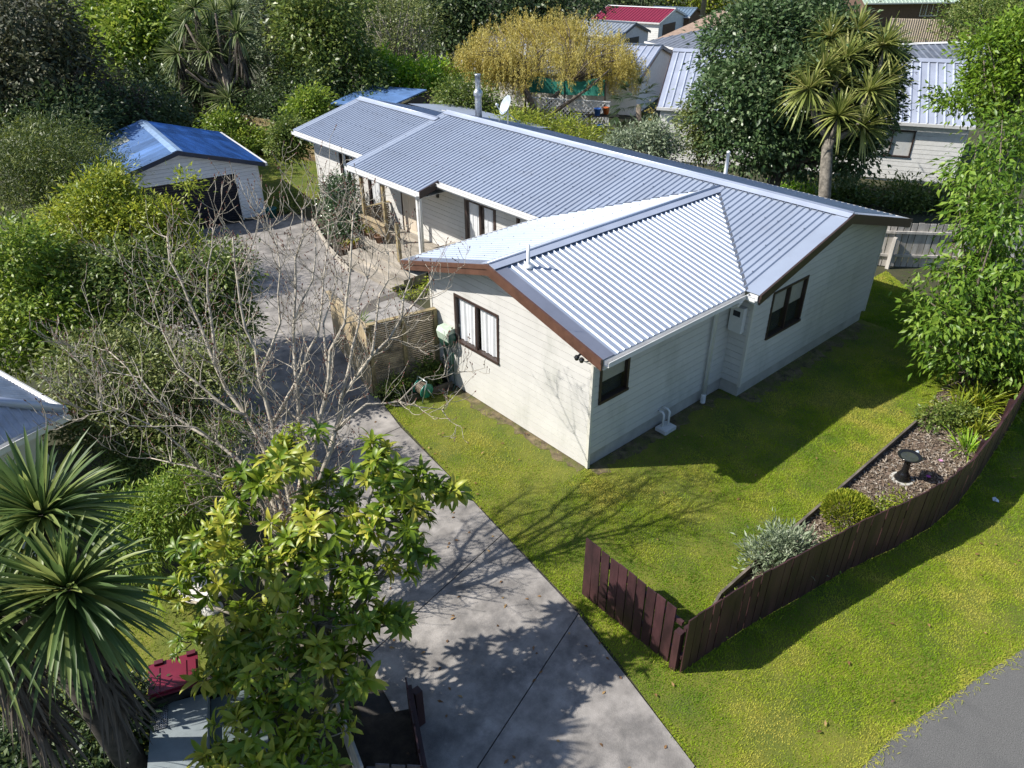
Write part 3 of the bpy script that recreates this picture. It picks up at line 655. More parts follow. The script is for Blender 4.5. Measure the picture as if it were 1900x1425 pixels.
# ------------------------------------------------------------------ dark red paling fences
def paling_fence(th, path, hts, pw, gap, material, inward, base=.03, railm=None, posts=True, cap=False):
    P = [np.array(p, float) for p in path]; seg = [np.linalg.norm(P[i+1]-P[i]) for i in range(len(P)-1)]; Ltot = sum(seg); cum = np.r_[0, np.cumsum(seg)]
    def pt(s):
        i = min(int(np.searchsorted(cum, s, 'right'))-1, len(seg)-1); u = (s-cum[i])/seg[i]
        h = hts[i]*(1-u)+hts[i+1]*u
        return P[i]*(1-u)+P[i+1]*u, h
    s = 0
    while s+pw <= Ltot+.02:
        (a, ha), (b, hb) = pt(s), pt(min(s+pw, Ltot)); d = unit(b-a); nn = np.array([-d[1], d[0]])*inward
        jz = random.uniform(-.012, .012); ln = random.uniform(-.012, .012); ou = random.uniform(0, .006); a = a-nn*ou; b = b-nn*ou
        ta, tb = a+d*ln, b+d*ln
        MB().hexa([(*a, base), (*b, base), (*(b+nn*.018), base), (*(a+nn*.018), base), (*ta, ha+jz), (*tb, hb+jz), (*(tb+nn*.018), hb+jz), (*(ta+nn*.018), ha+jz)]).build('paling', material, th)
        s += pw+gap*random.uniform(.6, 1.5)
    for i in range(len(P)-1):
        d = unit(P[i+1]-P[i]); nn = np.array([-d[1], d[0]])*inward
        for z in (.28, .8):
            hA, hB = hts[i]*z, hts[i+1]*z
            MB().beam((*(P[i]+nn*.045), hA), (*(P[i+1]+nn*.045), hB), .045, .07).build('rail', railm or material, th)
        if posts:
            p = P[i]+nn*.12; MB().box(p[0]-.05, p[0]+.05, p[1]-.05, p[1]+.05, 0, hts[i]*.7).build('post', railm or material, th)
fn1 = thing('paling_fence', 'short run of dark red palings between driveway and fence corner', 'fence', (-2.3, -3, 0))
paling_fence(fn1, [(-2.3, -2.07), (-2.32, -3.8)], [1.16, 1.07], .145, .018, paling_m, 1)
fn2 = thing('paling_fence', 'long curving dark red paling fence in front of the garden bed', 'fence', (3, -4.8, 0))
paling_fence(fn2, FC, [1.04]*len(FC), .142, .013, paling_m, 1)
# planter fence at the bottom left of the driveway
fn3 = thing('paling_fence', 'dark paling fence around a soil bed at the driveway entrance', 'fence', (-6, -2.5, 0))
q0, q1, q2 = G(752, 1262, .9), G(782, 1425, .9), G(676, 1422, .9)
paling_fence(fn3, [q0[:2], q1[:2]+(q1-q0)[:2]*.02], [.95, .95], .145, .018, paling_m, 1)
paling_fence(fn3, [q1[:2], q2[:2]], [.92, .95], .145, .02, mat('grey_dark_paling', (.10, .085, .085), .7, var=.2, objvar=.2), -1)
lw = thing('plank_wall', 'weathered grey plank wall on the left of the soil bed', 'wall', (*q2[:2], 0))
w0, w1 = G(622, 1290, .85), G(672, 1425, .85)
for i in range(5):
    MB().beam((w0[0], w0[1], .1+i*.175), (w1[0], w1[1], .1+i*.175), .03, .165).build('plank', grey_paling, lw)
tag(sheet('soil_bed', [w0[:2], q0[:2], q1[:2], w1[:2]], .35, soil_m), kind='structure')
# garden edging: timber boards
eg = thing('garden_edging', 'low weathered timber edging between lawn and bark bed', 'edging', (2, -3.47, 0))
ep = [(-1.3, -3.62), (-.84, -3.5), (1.26, -3.47), (3.6, -3.46), (5.95, -3.45)]
for i in range(4): MB().beam((*ep[i], .075), (ep[i+1][0]-.01, ep[i+1][1], .075), .04, .15).build('edge_board', mat('dark_edging', (.13, .11, .09), .85, var=.25, scale=4, objvar=.2), eg)
# bird bath
bb = thing('bird_bath', 'glossy black pedestal bird bath on the bark bed', 'bird bath', (3.98, -4.05, .03))
gl = mat('black_glaze', (.012, .012, .013), .12, var=.1)
MB().lathe((3.98, -4.05, .03), [(.2, 0), (.2, .025)], 20).build('concrete_pad', skirt_m, bb)
MB().lathe((3.98, -4.05, .055), [(.14, 0), (.14, .03), (.105, .06), (.115, .09), (.08, .13), (.058, .2), (.055, .36), (.07, .43), (.055, .45)], 24).build('pedestal', gl, bb, True)
tb_ = MB().lathe((3.98, -4.05, .5), [(.05, 0), (.14, .015), (.195, .05), (.205, .065), (.195, .07), (.14, .04), (.03, .03)], 28).build('bowl', gl, bb, True)
MB().lathe((3.98, -4.05, .542), [(.145, 0), (.145, .003)], 24).build('water', mat('bath_water', (.05, .055, .05), .05), bb)
# small garden ornament
gn = thing('garden_ornament', 'small pale blue ornament on the bark behind the bird bath', 'ornament', (4.75, -3.95, .04))
orn = mat('pale_glaze', (.5, .58, .66), .4)
MB().lathe((4.75, -3.95, .04), [(.05, 0), (.06, .04), (.05, .1), (.025, .13)], 12).build('body', orn, gn, True)
MB().lathe((4.75, -3.95, .16), [(.015, 0), (.038, .02), (.038, .05), (.012, .08)], 12).build('head', orn, gn, True)
for k_, (x, y, c, lb) in enumerate(((4.35, -4.35, (.55, .1, .45), 'pink flower lying on the bark beside the bird bath'), (5.0, -4.3, (.6, .3, .5), 'pale pink flower on the bark near the pale ornament'))):
    f_ = thing('flower', lb, 'flower', (x, y, .04)); n = 9; th = np.arange(n)*2*math.pi/n
    leaves('petals', np.tile([x, y, .07], (n, 1)), np.stack([np.cos(th), np.sin(th), .5*np.ones(n)], 1), np.tile([0, 0, 1.], (n, 1)), .05, .03, np.full(n, .5), mat('petal_%d' % k_, c, .6), f_)
wx, wy = G(1847, 930)[:2]; lt_ = thing('crumpled_wrapper', 'crumpled pale blue wrapper on the shaded roadside grass', 'litter', (wx, wy, .02))
MB().add([(wx+.06*math.cos(t)*random.uniform(.6, 1.3), wy+.06*math.sin(t)*random.uniform(.6, 1.3), .02+random.uniform(0, .05)) for t in np.linspace(0, 6, 8)]+[(wx, wy, .06)], [(i, (i+1) % 8, 8) for i in range(8)]).build('foil', orn, lt_)

# ------------------------------------------------------------------ hose things
hb = thing('hose_reel_box', 'pale green and dark green hose box fixed to the house wall', 'hose reel', (-.12, 4.0, 1.2))
grn = mat('hose_green', (.02, .075, .055), .35); pgr = mat('pale_green_plastic', (.42, .52, .42), .4)
MB().lathe((-.13, 4.0, 1.22), [(.2, -.09), (.21, -.05), (.21, .05), (.2, .09)], 18, np.stack([unit((0, 1, 0)), unit((0, 0, 1)), unit((1, 0, 0))], 1)).build('drum', grn, hb, True)
MB().prism([(-.24, 3.82, 1.2), (-.26, 3.84, 1.36), (-.2, 3.86, 1.44), (-.03, 3.86, 1.45), (-.03, 3.82, 1.2)], (0, .36, 0)).build('cover', pgr, hb)
for k_ in range(3):
    pth = [(-.1, 4.12-.03*k_, 1.1)]
    for i in range(1, 12):
        u = i/12; pth.append((-.1-.02*k_, 4.12-.28*u+.05*math.sin(u*6+k_), 1.1-(.55+.12*k_)*math.sin(u*math.pi)))
    MB().tube(pth, .011, 6).build('hose', grn, hb, True)
MB().tube([(-.1, 3.92, 1.05), (-.07, 3.9, .7), (-.06, 3.93, .4), (-.07, 3.88, .1), (-.2, 3.8, .02)], .011, 6).build('hose', grn, hb, True)
hc = thing('hose_cart', 'green hose cart with wound hose on the lawn by the screen', 'hose cart', (-.85, 4.0, 0))
al = mat('cart_teal', (.02, .20, .15), .35); hz_ = mat('hose_grey', (.25, .20, .15), .5)
for y in (3.87, 4.13):
    MB().lathe((-.83, y, .24), [(.02, -.01), (.15, -.012), (.17, 0), (.15, .012), (.02, .01)], 18, np.stack([unit((1, 0, 0)), unit((0, 0, 1)), unit((0, -1, 0))], 1)).build('reel_side', al, hc, True)
for i in range(6):
    y = 3.9+i*.04; t = np.linspace(0, 2*math.pi, 15)
    MB().tube([(-.83+.12*math.cos(a), y+.02*a/6.3, .24+.12*math.sin(a)) for a in t], .017, 6, False).build('hose_coil', hz_, hc, True)
MB().tube([(-.98, 3.84, .02), (-.9, 3.84, .3), (-.83, 3.84, .48), (-.83, 4.16, .48), (-.9, 4.16, .3), (-.98, 4.16, .02)], .014, 8).tube([(-.68, 3.84, .02), (-.83, 3.84, .3)], .014, 8).tube([(-.68, 4.16, .02), (-.83, 4.16, .3)], .014, 8).build('frame', mat('cart_frame', (.45, .52, .5), .3, .6), hc, True)
MB().tube([(-.75, 3.95, .15), (-.55, 3.88, .04), (-.3, 3.85, .03), (-.18, 3.95, .1), (-.15, 4.1, .4), (-.1, 4.25, .6)], .014, 6).build('hose', hz_, hc, True)
tag(MB().beam((-1.5, 4.12, .08), (-.1, 3.95, .08), .04, .16).build('edging_board', mat('dark_edging', (.13, .11, .09))), 'dark timber edging board at the foot of the slat screen', 'edging')
# step planter kerb by the porch shrub
kb = tag(MB().beam((1.55, 11.0, .09), (2.0, 12.9, .09), .06, .14).beam((2.0, 12.95, .09), (2.9, 15.6, .09), .06, .14).build('kerb', mat('kerb_concrete', (.42, .38, .32), .85, var=.15)), 'pale timber kerb around the porch shrub bed', 'kerb')
tag(sheet('porch_bed', [(1.6, 11.0), (2.0, 12.9), (2.9, 15.6), (4.1, 15.6), (4.1, 12.9), (2.8, 12.9), (2.8, 11.9), (2.0, 11.9)], .034, soil_m), kind='structure')

# ------------------------------------------------------------------ garage
GA = unit((.13, .99)); GB = np.array([-GA[1], GA[0]])      # along ridge, across to the left
g0 = np.array([2.23, 17.15])
def gp(u, v, z): p = g0+GA*u+GB*v; return np.array([p[0], p[1], z])
gar = thing('garage', 'white weatherboard garage with blue ribbed roof and dark roller door', 'garage', (*gp(2.5, 2.6, 0)[:2], 0))
GW, GL, GE, GR = 5.3, 5.4, 1.86, 2.62; gs = (GR-GE)/(GW/2)
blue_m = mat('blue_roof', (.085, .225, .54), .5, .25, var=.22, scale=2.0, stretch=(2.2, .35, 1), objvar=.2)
cg = 1/math.sqrt(1+gs*gs); a3 = np.array([*GA, 0]); b3 = np.array([*GB, 0]); up3 = np.array([0, 0, 1.])
ribs(gar, gp(0, 0, GE), a3, (b3+up3*gs)*cg, GL, lambda t: 0, lambda t: GW/2/cg, blue_m, pitch=.12, per=7, hr=.02)
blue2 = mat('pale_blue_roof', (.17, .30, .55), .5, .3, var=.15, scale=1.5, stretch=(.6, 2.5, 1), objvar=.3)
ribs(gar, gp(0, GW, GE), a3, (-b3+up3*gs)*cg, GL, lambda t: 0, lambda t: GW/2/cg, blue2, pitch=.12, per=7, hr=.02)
sky_l = mat('fibreglass_skylight', (.42, .43, .36), .5, var=.25, scale=9)
ribs(gar, gp(3.4, GW, GE+.02), a3, (-b3+up3*gs)*cg, .7, lambda t: .25, lambda t: 1.9, sky_l, pitch=.12, per=7, hr=.02, name='skylight')
for k_ in (1, -1):
    q = [gp(0, GW/2, GR+.035), gp(GL, GW/2, GR+.035), gp(GL, GW/2+.17*k_, GR+.035-.17*gs), gp(0, GW/2+.17*k_, GR+.035-.17*gs)]
    MB().prism(q, (0, 0, -.008)).build('ridge_cap', mat('blue_cap', (.32, .46, .68), .35, .3), gar)
nav = mat('navy_barge', (.02, .035, .07), .4)
for k_ in (0, 1):
    e = gp(-.02, 0 if k_ == 0 else GW, GE-.12); r_ = gp(-.02, GW/2, GR-.12)
    MB().obox(e, r_-e, -a3*.03, up3*.14).build('bargeboard', nav, gar)
MB().obox(gp(0, -.09, GE-.1), a3*GL, b3*.08, up3*.1).build('gutter', gutter_m, gar)
gw_m = mat('garage_white', (.80, .83, .88), .5, var=.05, scale=2, objvar=.04)
ov = .28
fo = gp(ov, .2, 0); ww = GW-.4
def sp_g(z):
    z_ = z-(GE-.05)
    if z_ <= .2*gs: return (0, ww)
    d = z_/gs-.2; return (min(d, ww/2), max(ww-d, ww/2))
boards(gar, fo, b3, -a3, .04, GR-.1, sp_g, [(.78, 4.1, 0, 1.62)], gw_m, pitch=.12, proud=.034)
boards(gar, gp(GL-.2, .2, 0), -a3, -b3, .04, GE-.02, lambda z: (0, GL-.48), [], gw_m, pitch=.12, proud=.034)
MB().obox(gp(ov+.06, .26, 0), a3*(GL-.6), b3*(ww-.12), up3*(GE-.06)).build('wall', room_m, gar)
for u in (0, .0):
    MB().obox(fo-a3*.03-b3*.03, b3*.07, a3*.05, up3*(GE+.0)).build('corner_board', white_m, gar); break
dj = MB().obox(fo+b3*.74-a3*.03, b3*.05, a3*.05, up3*1.66).obox(fo+b3*4.09-a3*.03, b3*.05, a3*.05, up3*1.66).obox(fo+b3*.74-a3*.031+up3*1.61, b3*3.4, a3*.05, up3*.05).build('door_frame', white_m, gar)
rd = MB()
for i in range(20):
    z = .02+i*.08; rd.hexa([fo+b3*.79+a3*.03+up3*z, fo+b3*4.09+a3*.03+up3*z, fo+b3*4.09+a3*.05+up3*z, fo+b3*.79+a3*.05+up3*z, fo+b3*.79+a3*.012+up3*(z+.068), fo+b3*4.09+a3*.012+up3*(z+.068), fo+b3*4.09+a3*.05+up3*(z+.078), fo+b3*.79+a3*.05+up3*(z+.078)])
rd.build('roller_door', mat('charcoal_door', (.028, .03, .042), .4), gar)
wb = thing('water_barrel', 'small teal tub beside the garage corner', 'tub', (*gp(.05, -.05, 0)[:2], .03))
c_ = gp(-.1, .1, .03); MB().lathe(c_, [(.16, 0), (.2, .28), (.215, .28), (.215, .31), (.18, .31), (.16, .25), (.02, .25)], 16).build('tub', mat('teal_tub', (.03, .16, .15), .4), wb, True)

# ------------------------------------------------------------------ pots on the deck
terra = mat('brown_pot', (.17, .095, .06), .6, var=.2)
pot_leaf = leafmat('pot_plant', (.05, .09, .01), (.13, .17, .02), (.30, .26, .03), .5)
def pot(x, y, z, r, h, label, kind):
    t = thing('plant_pot', label, 'plant pot', (x, y, z), 'potted plants by the porch steps')
    MB().lathe((x, y, z), [(r*.7, 0), (r, h*.85), (r*1.1, h*.85), (r*1.1, h), (r*.92, h), (r*.9, h*.88), (.01, h*.88)], 16).build('pot', terra, t, True)
    if kind == 0:
        n = 260; d = rdir(n); d[:, 2] = np.abs(d[:, 2]); P = np.array([x, y, z+h])+d*r*1.05*rng.uniform(.5, 1, (n, 1))
        leaves('foliage', P, d+rng.normal(0, .4, (n, 3)), rdir(n), .05, .025, rng.random(n), pot_leaf, t)
    elif kind == 1:
        n = 16; th = rng.uniform(0, 6.28, n); d = np.stack([np.cos(th), np.sin(th), rng.uniform(.7, 2, n)], 1)
        leaves('foliage', np.tile([x, y, z+h*.9], (n, 1)), d, np.tile([0, 0, 1.], (n, 1)), rng.uniform(.2, .32, n), .09, rng.uniform(.5, 1, n), pot_leaf, t, 2)
    else:
        n = 24; th = rng.uniform(0, 6.28, n); d = np.stack([np.cos(th), np.sin(th), rng.uniform(1, 4, n)], 1)
        blades('foliage', np.tile([x, y, z+h*.9], (n, 1)), d, rng.uniform(.1, .2, n), .015, rng.random(n), leafmat('rust_plant', (.12, .05, .02), (.2, .1, .03), (.16, .16, .03)), t)
pot(2.98, 12.3, .45, .13, .2, 'brown pot with golden shrublet, leftmost on the deck edge', 0)
pot(2.97, 11.9, .45, .15, .2, 'brown pot with rounded green plant, middle on the deck edge', 0)
pot(2.95, 11.45, .45, .14, .22, 'brown pot with sparse rusty shoots nearest the porch post', 2)
pot(2.2, 12.2, .04, .15, .24, 'pot with broad pale green leaves on the ground by the steps', 1)
pot(2.45, 12.1, .04, .17, .28, 'larger brown pot with low yellow-green leaves beside the steps', 1)

# ------------------------------------------------------------------ bottom-left things
bn = thing('wheelie_bin', 'wheelie bin with a faded red lid behind the dark rail', 'bin', (*G(322, 1262)[:2], 0))
red = mat('red_bin_lid', (.15, .008, .03), .4, var=.08); c_ = G(322, 1252, .92)
e1 = unit((G(362, 1225, .92)-G(278, 1250, .92))*[1, 1, 0]); e2 = np.array([-e1[1], e1[0], 0])
if e2 @ (CAM-c_) > 0: e2 = -e2
lw_, ld = .56, .5; o_ = c_-e1*lw_/2-e2*ld/2
MB().obox(o_-up3*.02, e1*lw_, e2*ld, up3*.03).obox(o_+e1*.02+e2*.02+up3*.01, e1*(lw_-.04), e2*(ld-.14), up3*.03).obox(o_+e1*.12+e2*.02+up3*.04, e1*.015, e2*(ld-.14), up3*.012).obox(o_+e1*(lw_-.14)+e2*.02+up3*.04, e1*.015, e2*(ld-.14), up3*.012).build('lid', red, bn)
o2 = o_+e1*.03+e2*.03
MB().hexa([o2+e1*.06+e2*.06-up3*.9, o2+e1*.44+e2*.06-up3*.9, o2+e1*.44+e2*.38-up3*.9, o2+e1*.06+e2*.38-up3*.9, o2-up3*.021, o2+e1*.5-up3*.021, o2+e1*.5+e2*.44-up3*.021, o2+e2*.44-up3*.021]).build('body', mat('bin_green', (.012, .03, .02), .5), bn)
for u in (.05, .42): MB().obox(o_+e1*(u+.02)+e2*(ld-.05)+up3*.005, e1*.1, e2*.06, up3*.04).build('hinge', mat('bin_hinge', (.08, .005, .02), .5), bn)
bs = thing('garden_basin', 'round white basin table half hidden behind the broad-leaved tree', 'garden table', (*G(385, 1095)[:2], 0))
c_ = G(380, 1085, .5); MB().lathe(c_, [(.1, -.03), (.34, -.02), (.36, 0), (.36, .02), (.3, .03), (.05, .025)], 24).build('top', mat('bleached_white', (.66, .62, .58), .6, var=.12), bs, True)
MB().lathe((c_[0], c_[1], 0), [(.16, 0), (.14, .03), (.06, .06), (.05, .48)], 14).build('pedestal', skirt_m, bs, True)
rl = thing('rail_fence', 'dark weathered rail fence in front of the red-lidded bin', 'fence', (*G(375, 1300)[:2], 0))
p0, p1 = G(262, 1318, .8), G(498, 1215, .8)
dkw = mat('black_timber', (.022, .02, .018), .85, var=.4, scale=6, bump=.3, objvar=.2)
for k_ in range(3): MB().beam(p0-up3*(.02+.22*k_), p1-up3*(.02+.22*k_), .07, .16).build('rail', dkw, rl)
for u in (.02, .5, .97): q = p0*(1-u)+p1*u; MB().box(q[0]-.05, q[0]+.05, q[1]-.05, q[1]+.05, 0, .84).build('post', dkw, rl)
cb = thing('utility_cabinet', 'grey steel utility cabinet with mesh vent below the dark rail', 'utility cabinet', (*G(400, 1400)[:2], 0))
cgm = mat('cabinet_grey', (.20, .235, .25), .55, var=.08); cgd = mat('cabinet_grey_dark', (.10, .135, .145), .55, var=.08)
o_ = G(282, 1313, .75); ex = unit((G(470, 1262, .75)-o_)*[1, 1, 0]); ey = np.array([-ex[1], ex[0], 0]); ey = ey if ey @ (CAM-o_)*1 > 0 else -ey
MB().obox(o_-up3*.75, ex*.62, ey*1.25, up3*.75).build('body', cgm, cb)
MB().obox(o_+ex*.63-up3*.75, ex*.62, ey*1.25, up3*.62).build('body', cgd, cb)
v0 = o_+ex*.03+ey*.03+up3*.004; vt = MB()
for i in range(8):
    vt.beam(v0+ex*(.02*i)+up3*.006, v0+ex*.16+ey*(.3-.3*i/8)+up3*.006 if False else v0+ex*(.02*i)+ey*.3+up3*.006, .005, .006)
for i in range(13): vt.beam(v0+ey*(.025*i)+up3*.006, v0+ex*.15+ey*(.025*i)+up3*.006, .005, .006)
vb = MB().obox(v0, ex*.15, ey*.31, up3*.003).build('vent', blackplastic, cb); vt.build('mesh', galv_m, vb)
sg = G(530, 1400, .66)
ys = MB().obox(sg-ex*.11-ey*.05, ex*.2, ey*.12+up3*.02, up3*.006+ey*.0).build('warning_plate', mat('orange_plate', (.55, .22, .02), .5), cb)
for i in range(3):
    MB().obox(sg-ex*.08-ey*(.025-.032*i)+up3*(.012+.004*i), ex*(.14 if i != 1 else .1), ey*.012, up3*.002).build('lettering', blackplastic, ys)
# ------------------------------------------------------------------ neighbouring buildings
def building(name, label, o, ang, Lx, Wy, he, hr_, wallm, roofm, pitch=.3, over=.35, board=None, cat='house', capm=None, tilt=None, boards_on=('front',), ridge_x=(0, 0), holes=()):
    """o: front-left ground corner; local x along the ridge (front wall), y away; gables at both ends (or hip via ridge_x)"""
    o = np.array([o[0], o[1], 0.]); ex_ = np.array([math.cos(ang), math.sin(ang), 0]); ey_ = np.array([-math.sin(ang), math.cos(ang), 0])
    T = lambda x, y, z: o+ex_*x+ey_*y+up3*z
    t = thing(name, label, cat, tuple(T(Lx/2, Wy/2, 0)))
    sl = (hr_-he)/(Wy/2); zr0 = hr_
    MB().prism([T(.03, .03, 0), T(.03, Wy-.03, 0), T(.03, Wy-.03, he), T(.03, Wy/2, hr_-.06), T(.03, .03, he)], ex_*(Lx-.06)).build('wall', wallm, t)
    if board:
        if 'front' in boards_on: boards(t, T(0, 0, 0), ex_, -ey_, .1, he+.02, lambda z: (0, Lx), list(holes), board, pitch=.17)
        sp_ = lambda z: (0, Wy) if z <= he else (min((z-he)/sl, Wy/2), max(Wy-(z-he)/sl, Wy/2))
        if 'right' in boards_on: boards(t, T(Lx, 0, 0), ey_, ex_, .1, hr_-.08, sp_, [], board, pitch=.17)
        if 'left' in boards_on: boards(t, T(0, 0, 0), ey_, -ex_, .1, hr_-.08, sp_, [], board, pitch=.17)
    c = 1/math.sqrt(1+sl*sl); rw = (Wy/2+over)
    h0, h1 = ridge_x; Lt = Lx+2*over
    def top(tt):
        k = 1.
        if h0 > 0: k = min(k, tt/(h0+over))
        if h1 > 0: k = min(k, (Lt-tt)/(h1+over))
        return max(k, 0)*rw/c
    z0 = he-over*sl+.06
    ribs(t, T(-over, -over, z0), ex_, (ey_+up3*sl)*c, Lt, lambda q: 0, top, roofm, pitch=pitch, per=4, hr=.04)
    ribs(t, T(-over, Wy+over, z0), ex_, (-ey_+up3*sl)*c, Lt, lambda q: 0, top, roofm, pitch=pitch, per=4, hr=.04)
    zr = z0+rw*sl
    if h1 > 0: MB().add([T(Lx+over, -over, z0), T(Lx+over, Wy+over, z0), T(Lx-h1, Wy/2, zr)], [(0, 1, 2)]).build('hip', roofm, t)
    for k_ in (1, -1):
        MB().prism([T(-over+h0, Wy/2, zr+.05), T(Lx+over-h1, Wy/2, zr+.05), T(Lx+over-h1, Wy/2+.2*k_, zr+.05-.2*sl), T(-over+h0, Wy/2+.2*k_, zr+.05-.2*sl)], (0, 0, -.01)).build('ridge_cap', capm or roofm, t)
    MB().obox(T(-over, -over-.1, z0-.1), ex_*Lt, ey_*.09, up3*.11).build('gutter', gutter_m, t)
    for x_, on in ((-over-.02, h0 == 0), (Lx+over, h1 == 0)):
        if on:
            MB().obox(T(x_, -over, z0-.16), ey_*rw+up3*(zr-z0), ex_*.03, up3*.18).build('bargeboard', capm or dbrown_m, t); MB().obox(T(x_, Wy+over, z0-.16), -ey_*rw+up3*(zr-z0), ex_*.03, up3*.18).build('bargeboard', capm or dbrown_m, t)
    return t, T, ex_, ey_
nb_roof = mat('pale_tray_roof', (.42, .46, .56), .45, .3, var=.08, scale=1)
nb_white = mat('neighbour_white', (.80, .79, .76), .55, var=.05, objvar=.03)
p0, p1 = np.array([17.75, 12.75]), np.array([23.45, 2.75]); d = p1-p0; Ln_ = np.linalg.norm(d); ang = math.atan2(d[1], d[0])
def along(px, py): g = G(px, py, 1.)[:2]; return float((g-p0) @ d/Ln_)
nb, T, ex_, ey_ = building('neighbour_house', 'white weatherboard neighbour house with pale tray roof and curtained window', p0, ang, Ln_, 6.4, 2.28, 4.0, nb_white, nb_roof, .3, .14, nb_white, holes=[(8.2, 9.75, .95, 1.95)])
window(nb, T(8.2, 0, .95), ex_, -ey_, 1.55, 1.0, dbrown_m, 2, 'drapes')
MB().box(*sum([[a-.0, a+.07] for a in T(Ln_-.07, -.03, 0)[:2]], []), .05, 2.2).build('corner_board', white_m, nb)
ang2 = math.atan2(-.66, .75)
def at(px, py): return G(px, py)[:2]
def bpx(name, label, FRp, BRp, apex, L, he, *args, **kw):
    fr, br_ = G(*FRp, he)[:2], G(*BRp, he)[:2]; ey2 = unit(br_-fr); ex2 = np.array([ey2[1], -ey2[0]])
    mid = (fr+br_)/2; dm = (np.array([*mid, he])-CAM) @ FWD
    hr_ = he+.2
    for _ in range(20): hr_ = CAM[2]+((np.array([*mid, hr_])-CAM) @ FWD)*ray(*apex)[2]
    return building(name, label, fr-ex2*L, math.atan2(ex2[1], ex2[0]), L, float(np.linalg.norm(br_-fr)), he, float(hr_), *args, **kw)
sltrim = mat('slate_trim', (.08, .1, .13), .4)
bpx('white_gable_house', 'white house with pale roof and gable end behind the golden tree', (1185, 145), (1251, 103), (1231, 86), 10.5, 1.9, nb_white, nb_roof, .4, .15, capm=sltrim)
fl, fr2 = G(1205, 77, 1.9)[:2], G(1300, 99, 1.9)[:2]; dh = fr2-fl
building('tiled_house', 'dark blue-grey roofed house behind the white gable', fl, math.atan2(dh[1], dh[0]), float(np.linalg.norm(dh))*1.9, 11, 1.9, 3.75, mat('brick_tan', (.28, .2, .15), .8), mat('slate_roof', (.15, .17, .21), .55, .1, var=.15, scale=2), .45, .2, ridge_x=(5.5, 0), capm=mat('slate_cap', (.12, .14, .18), .5))
sh, T, ex_, ey_ = bpx('grey_roof_shed', 'small white shed with pale grey ribbed roof', (1149, 69), (1204, 58), (1176, 44), 4.6, 1.7, nb_white, mat('pale_grey_roof', (.42, .46, .50), .45, .5), .3, .1, cat='shed', capm=sltrim)
MB().obox(T(4.62, .8, .1), ey_*2.2, ex_*.03, up3*1.4).build('roller_door', mat('charcoal_door', (.028, .03, .042)), sh)
rs, T, ex_, ey_ = bpx('red_roof_garage', 'white garage with dark red ribbed roof and brown door', (1223, 43), (1275, 30), (1254, 17), 6.4, 1.6, nb_white, mat('red_roof', (.26, .02, .05), .5, .1, var=.1), .3, .12, nb_white, cat='garage', boards_on=('front', 'right'), capm=white_m)
MB().obox(T(6.44, .9, .1), ey_*3.0, ex_*.03, up3*1.3).build('door', mat('brown_door', (.09, .045, .03), .5), rs)
bpx('brick_shed', 'brown shed with blue-grey roof beside the red-roofed garage', (1279, 32), (1302, 22), (1292, 16), 4.0, 1.6, mat('brown_wall', (.17, .09, .045), .8), mat('steel_blue_roof', (.24, .33, .42), .45, .4), .3, .1, cat='shed')
fp = thing('flue_pipe', 'tall galvanised flue pipe beside the dark blue-grey roof', 'flue', (*at(1296, 92), 0))
g = G(1296, 92); MB().lathe((g[0], g[1], 0), [(.2, 0), (.2, 4.6), (.26, 4.6), (.26, 4.8), (.15, 5.0)], 14).build('pipe', galv_m, fp, True)
MB().lathe((g[0], g[1], 5.0), [(.15, .001), (.28, .06), (.05, .2)], 14).build('cowl', galv_m, fp, True)
gh, T, ex_, ey_ = building('green_roof_house', 'brick house with pale green roof beyond the tan fence', at(1600, 50), ang2+.1, 9, 8, 2.4, 4.6, mat('dark_brick', (.12, .075, .055), .85), mat('green_roof', (.40, .50, .40), .5, .2, var=.1), .4, .5, capm=mat('green_cap', (.35, .45, .36), .5))
window(gh, T(5.8, 0, .9), ex_, -ey_, 1.9, 1.2, white_m, 3, 'drapes')
building('low_grey_house', 'low grey roofed building between neighbour roof and tan fence', at(1640, 168), ang2+.18, 10, 4, 1.5, 2.3, mat('brick_tan', (.28, .2, .15), .8), mat('slate_roof', (.15, .17, .21)), .45, .3, cat='building', capm=white_m)
# tan steel fence
tf = thing('steel_fence', 'tan ribbed steel fence across the distant lawn', 'fence', (*at(1730, 88), 0))
a0, a1 = at(1640, 84), at(1792, 90); dd = a1-a0; Lf = np.linalg.norm(dd); dn = np.array([*(dd/Lf), 0])
tanm = mat('tan_steel', (.52, .44, .34), .5, var=.05, objvar=.05)
for i in range(9):
    u0, u1 = i/9, (i+1)/9; pr = [(0, 0), (.3, 0), (.4, .05), (.6, .05), (.7, 0), (1, 0)]; vs_ = []
    for r in range(4):
        for uu, hh_ in pr[:-1]:
            q = np.array([*(a0+dd*(u0+(u1-u0)*(r+uu)/4)), 0])+np.array([dn[1], -dn[0], 0])*hh_
            ht_ = 2.1 if (u0 < .62) else 2.1-(u0+(u1-u0)*(r+uu)/4-.62)*3.2
            vs_ += [q, q+up3*ht_]
    q = np.array([*(a0+dd*u1), 0]); vs_ += [q, q+up3*(2.1 if u1 < .63 else 2.1-(u1-.62)*3.2)]
    obj('panel', vs_, [(2*k_, 2*k_+2, 2*k_+3, 2*k_+1) for k_ in range(len(vs_)//2-1)], tanm, tf)
lp = thing('lamp_pole', 'thin pale leaning pole at the top right', 'pole', (*at(1808, 75), 0)); g = G(1808, 75)
MB().tube([g, V(1832, -40, dep(g))], [.12, .08], 8).build('pole', galv_m, lp, True)
rt = thing('rusty_sculpture', 'rusty curved steel panel standing on the distant lawn', 'sculpture', (*at(1799, 98), 0)); g = G(1799, 98); dp_ = dep(g)
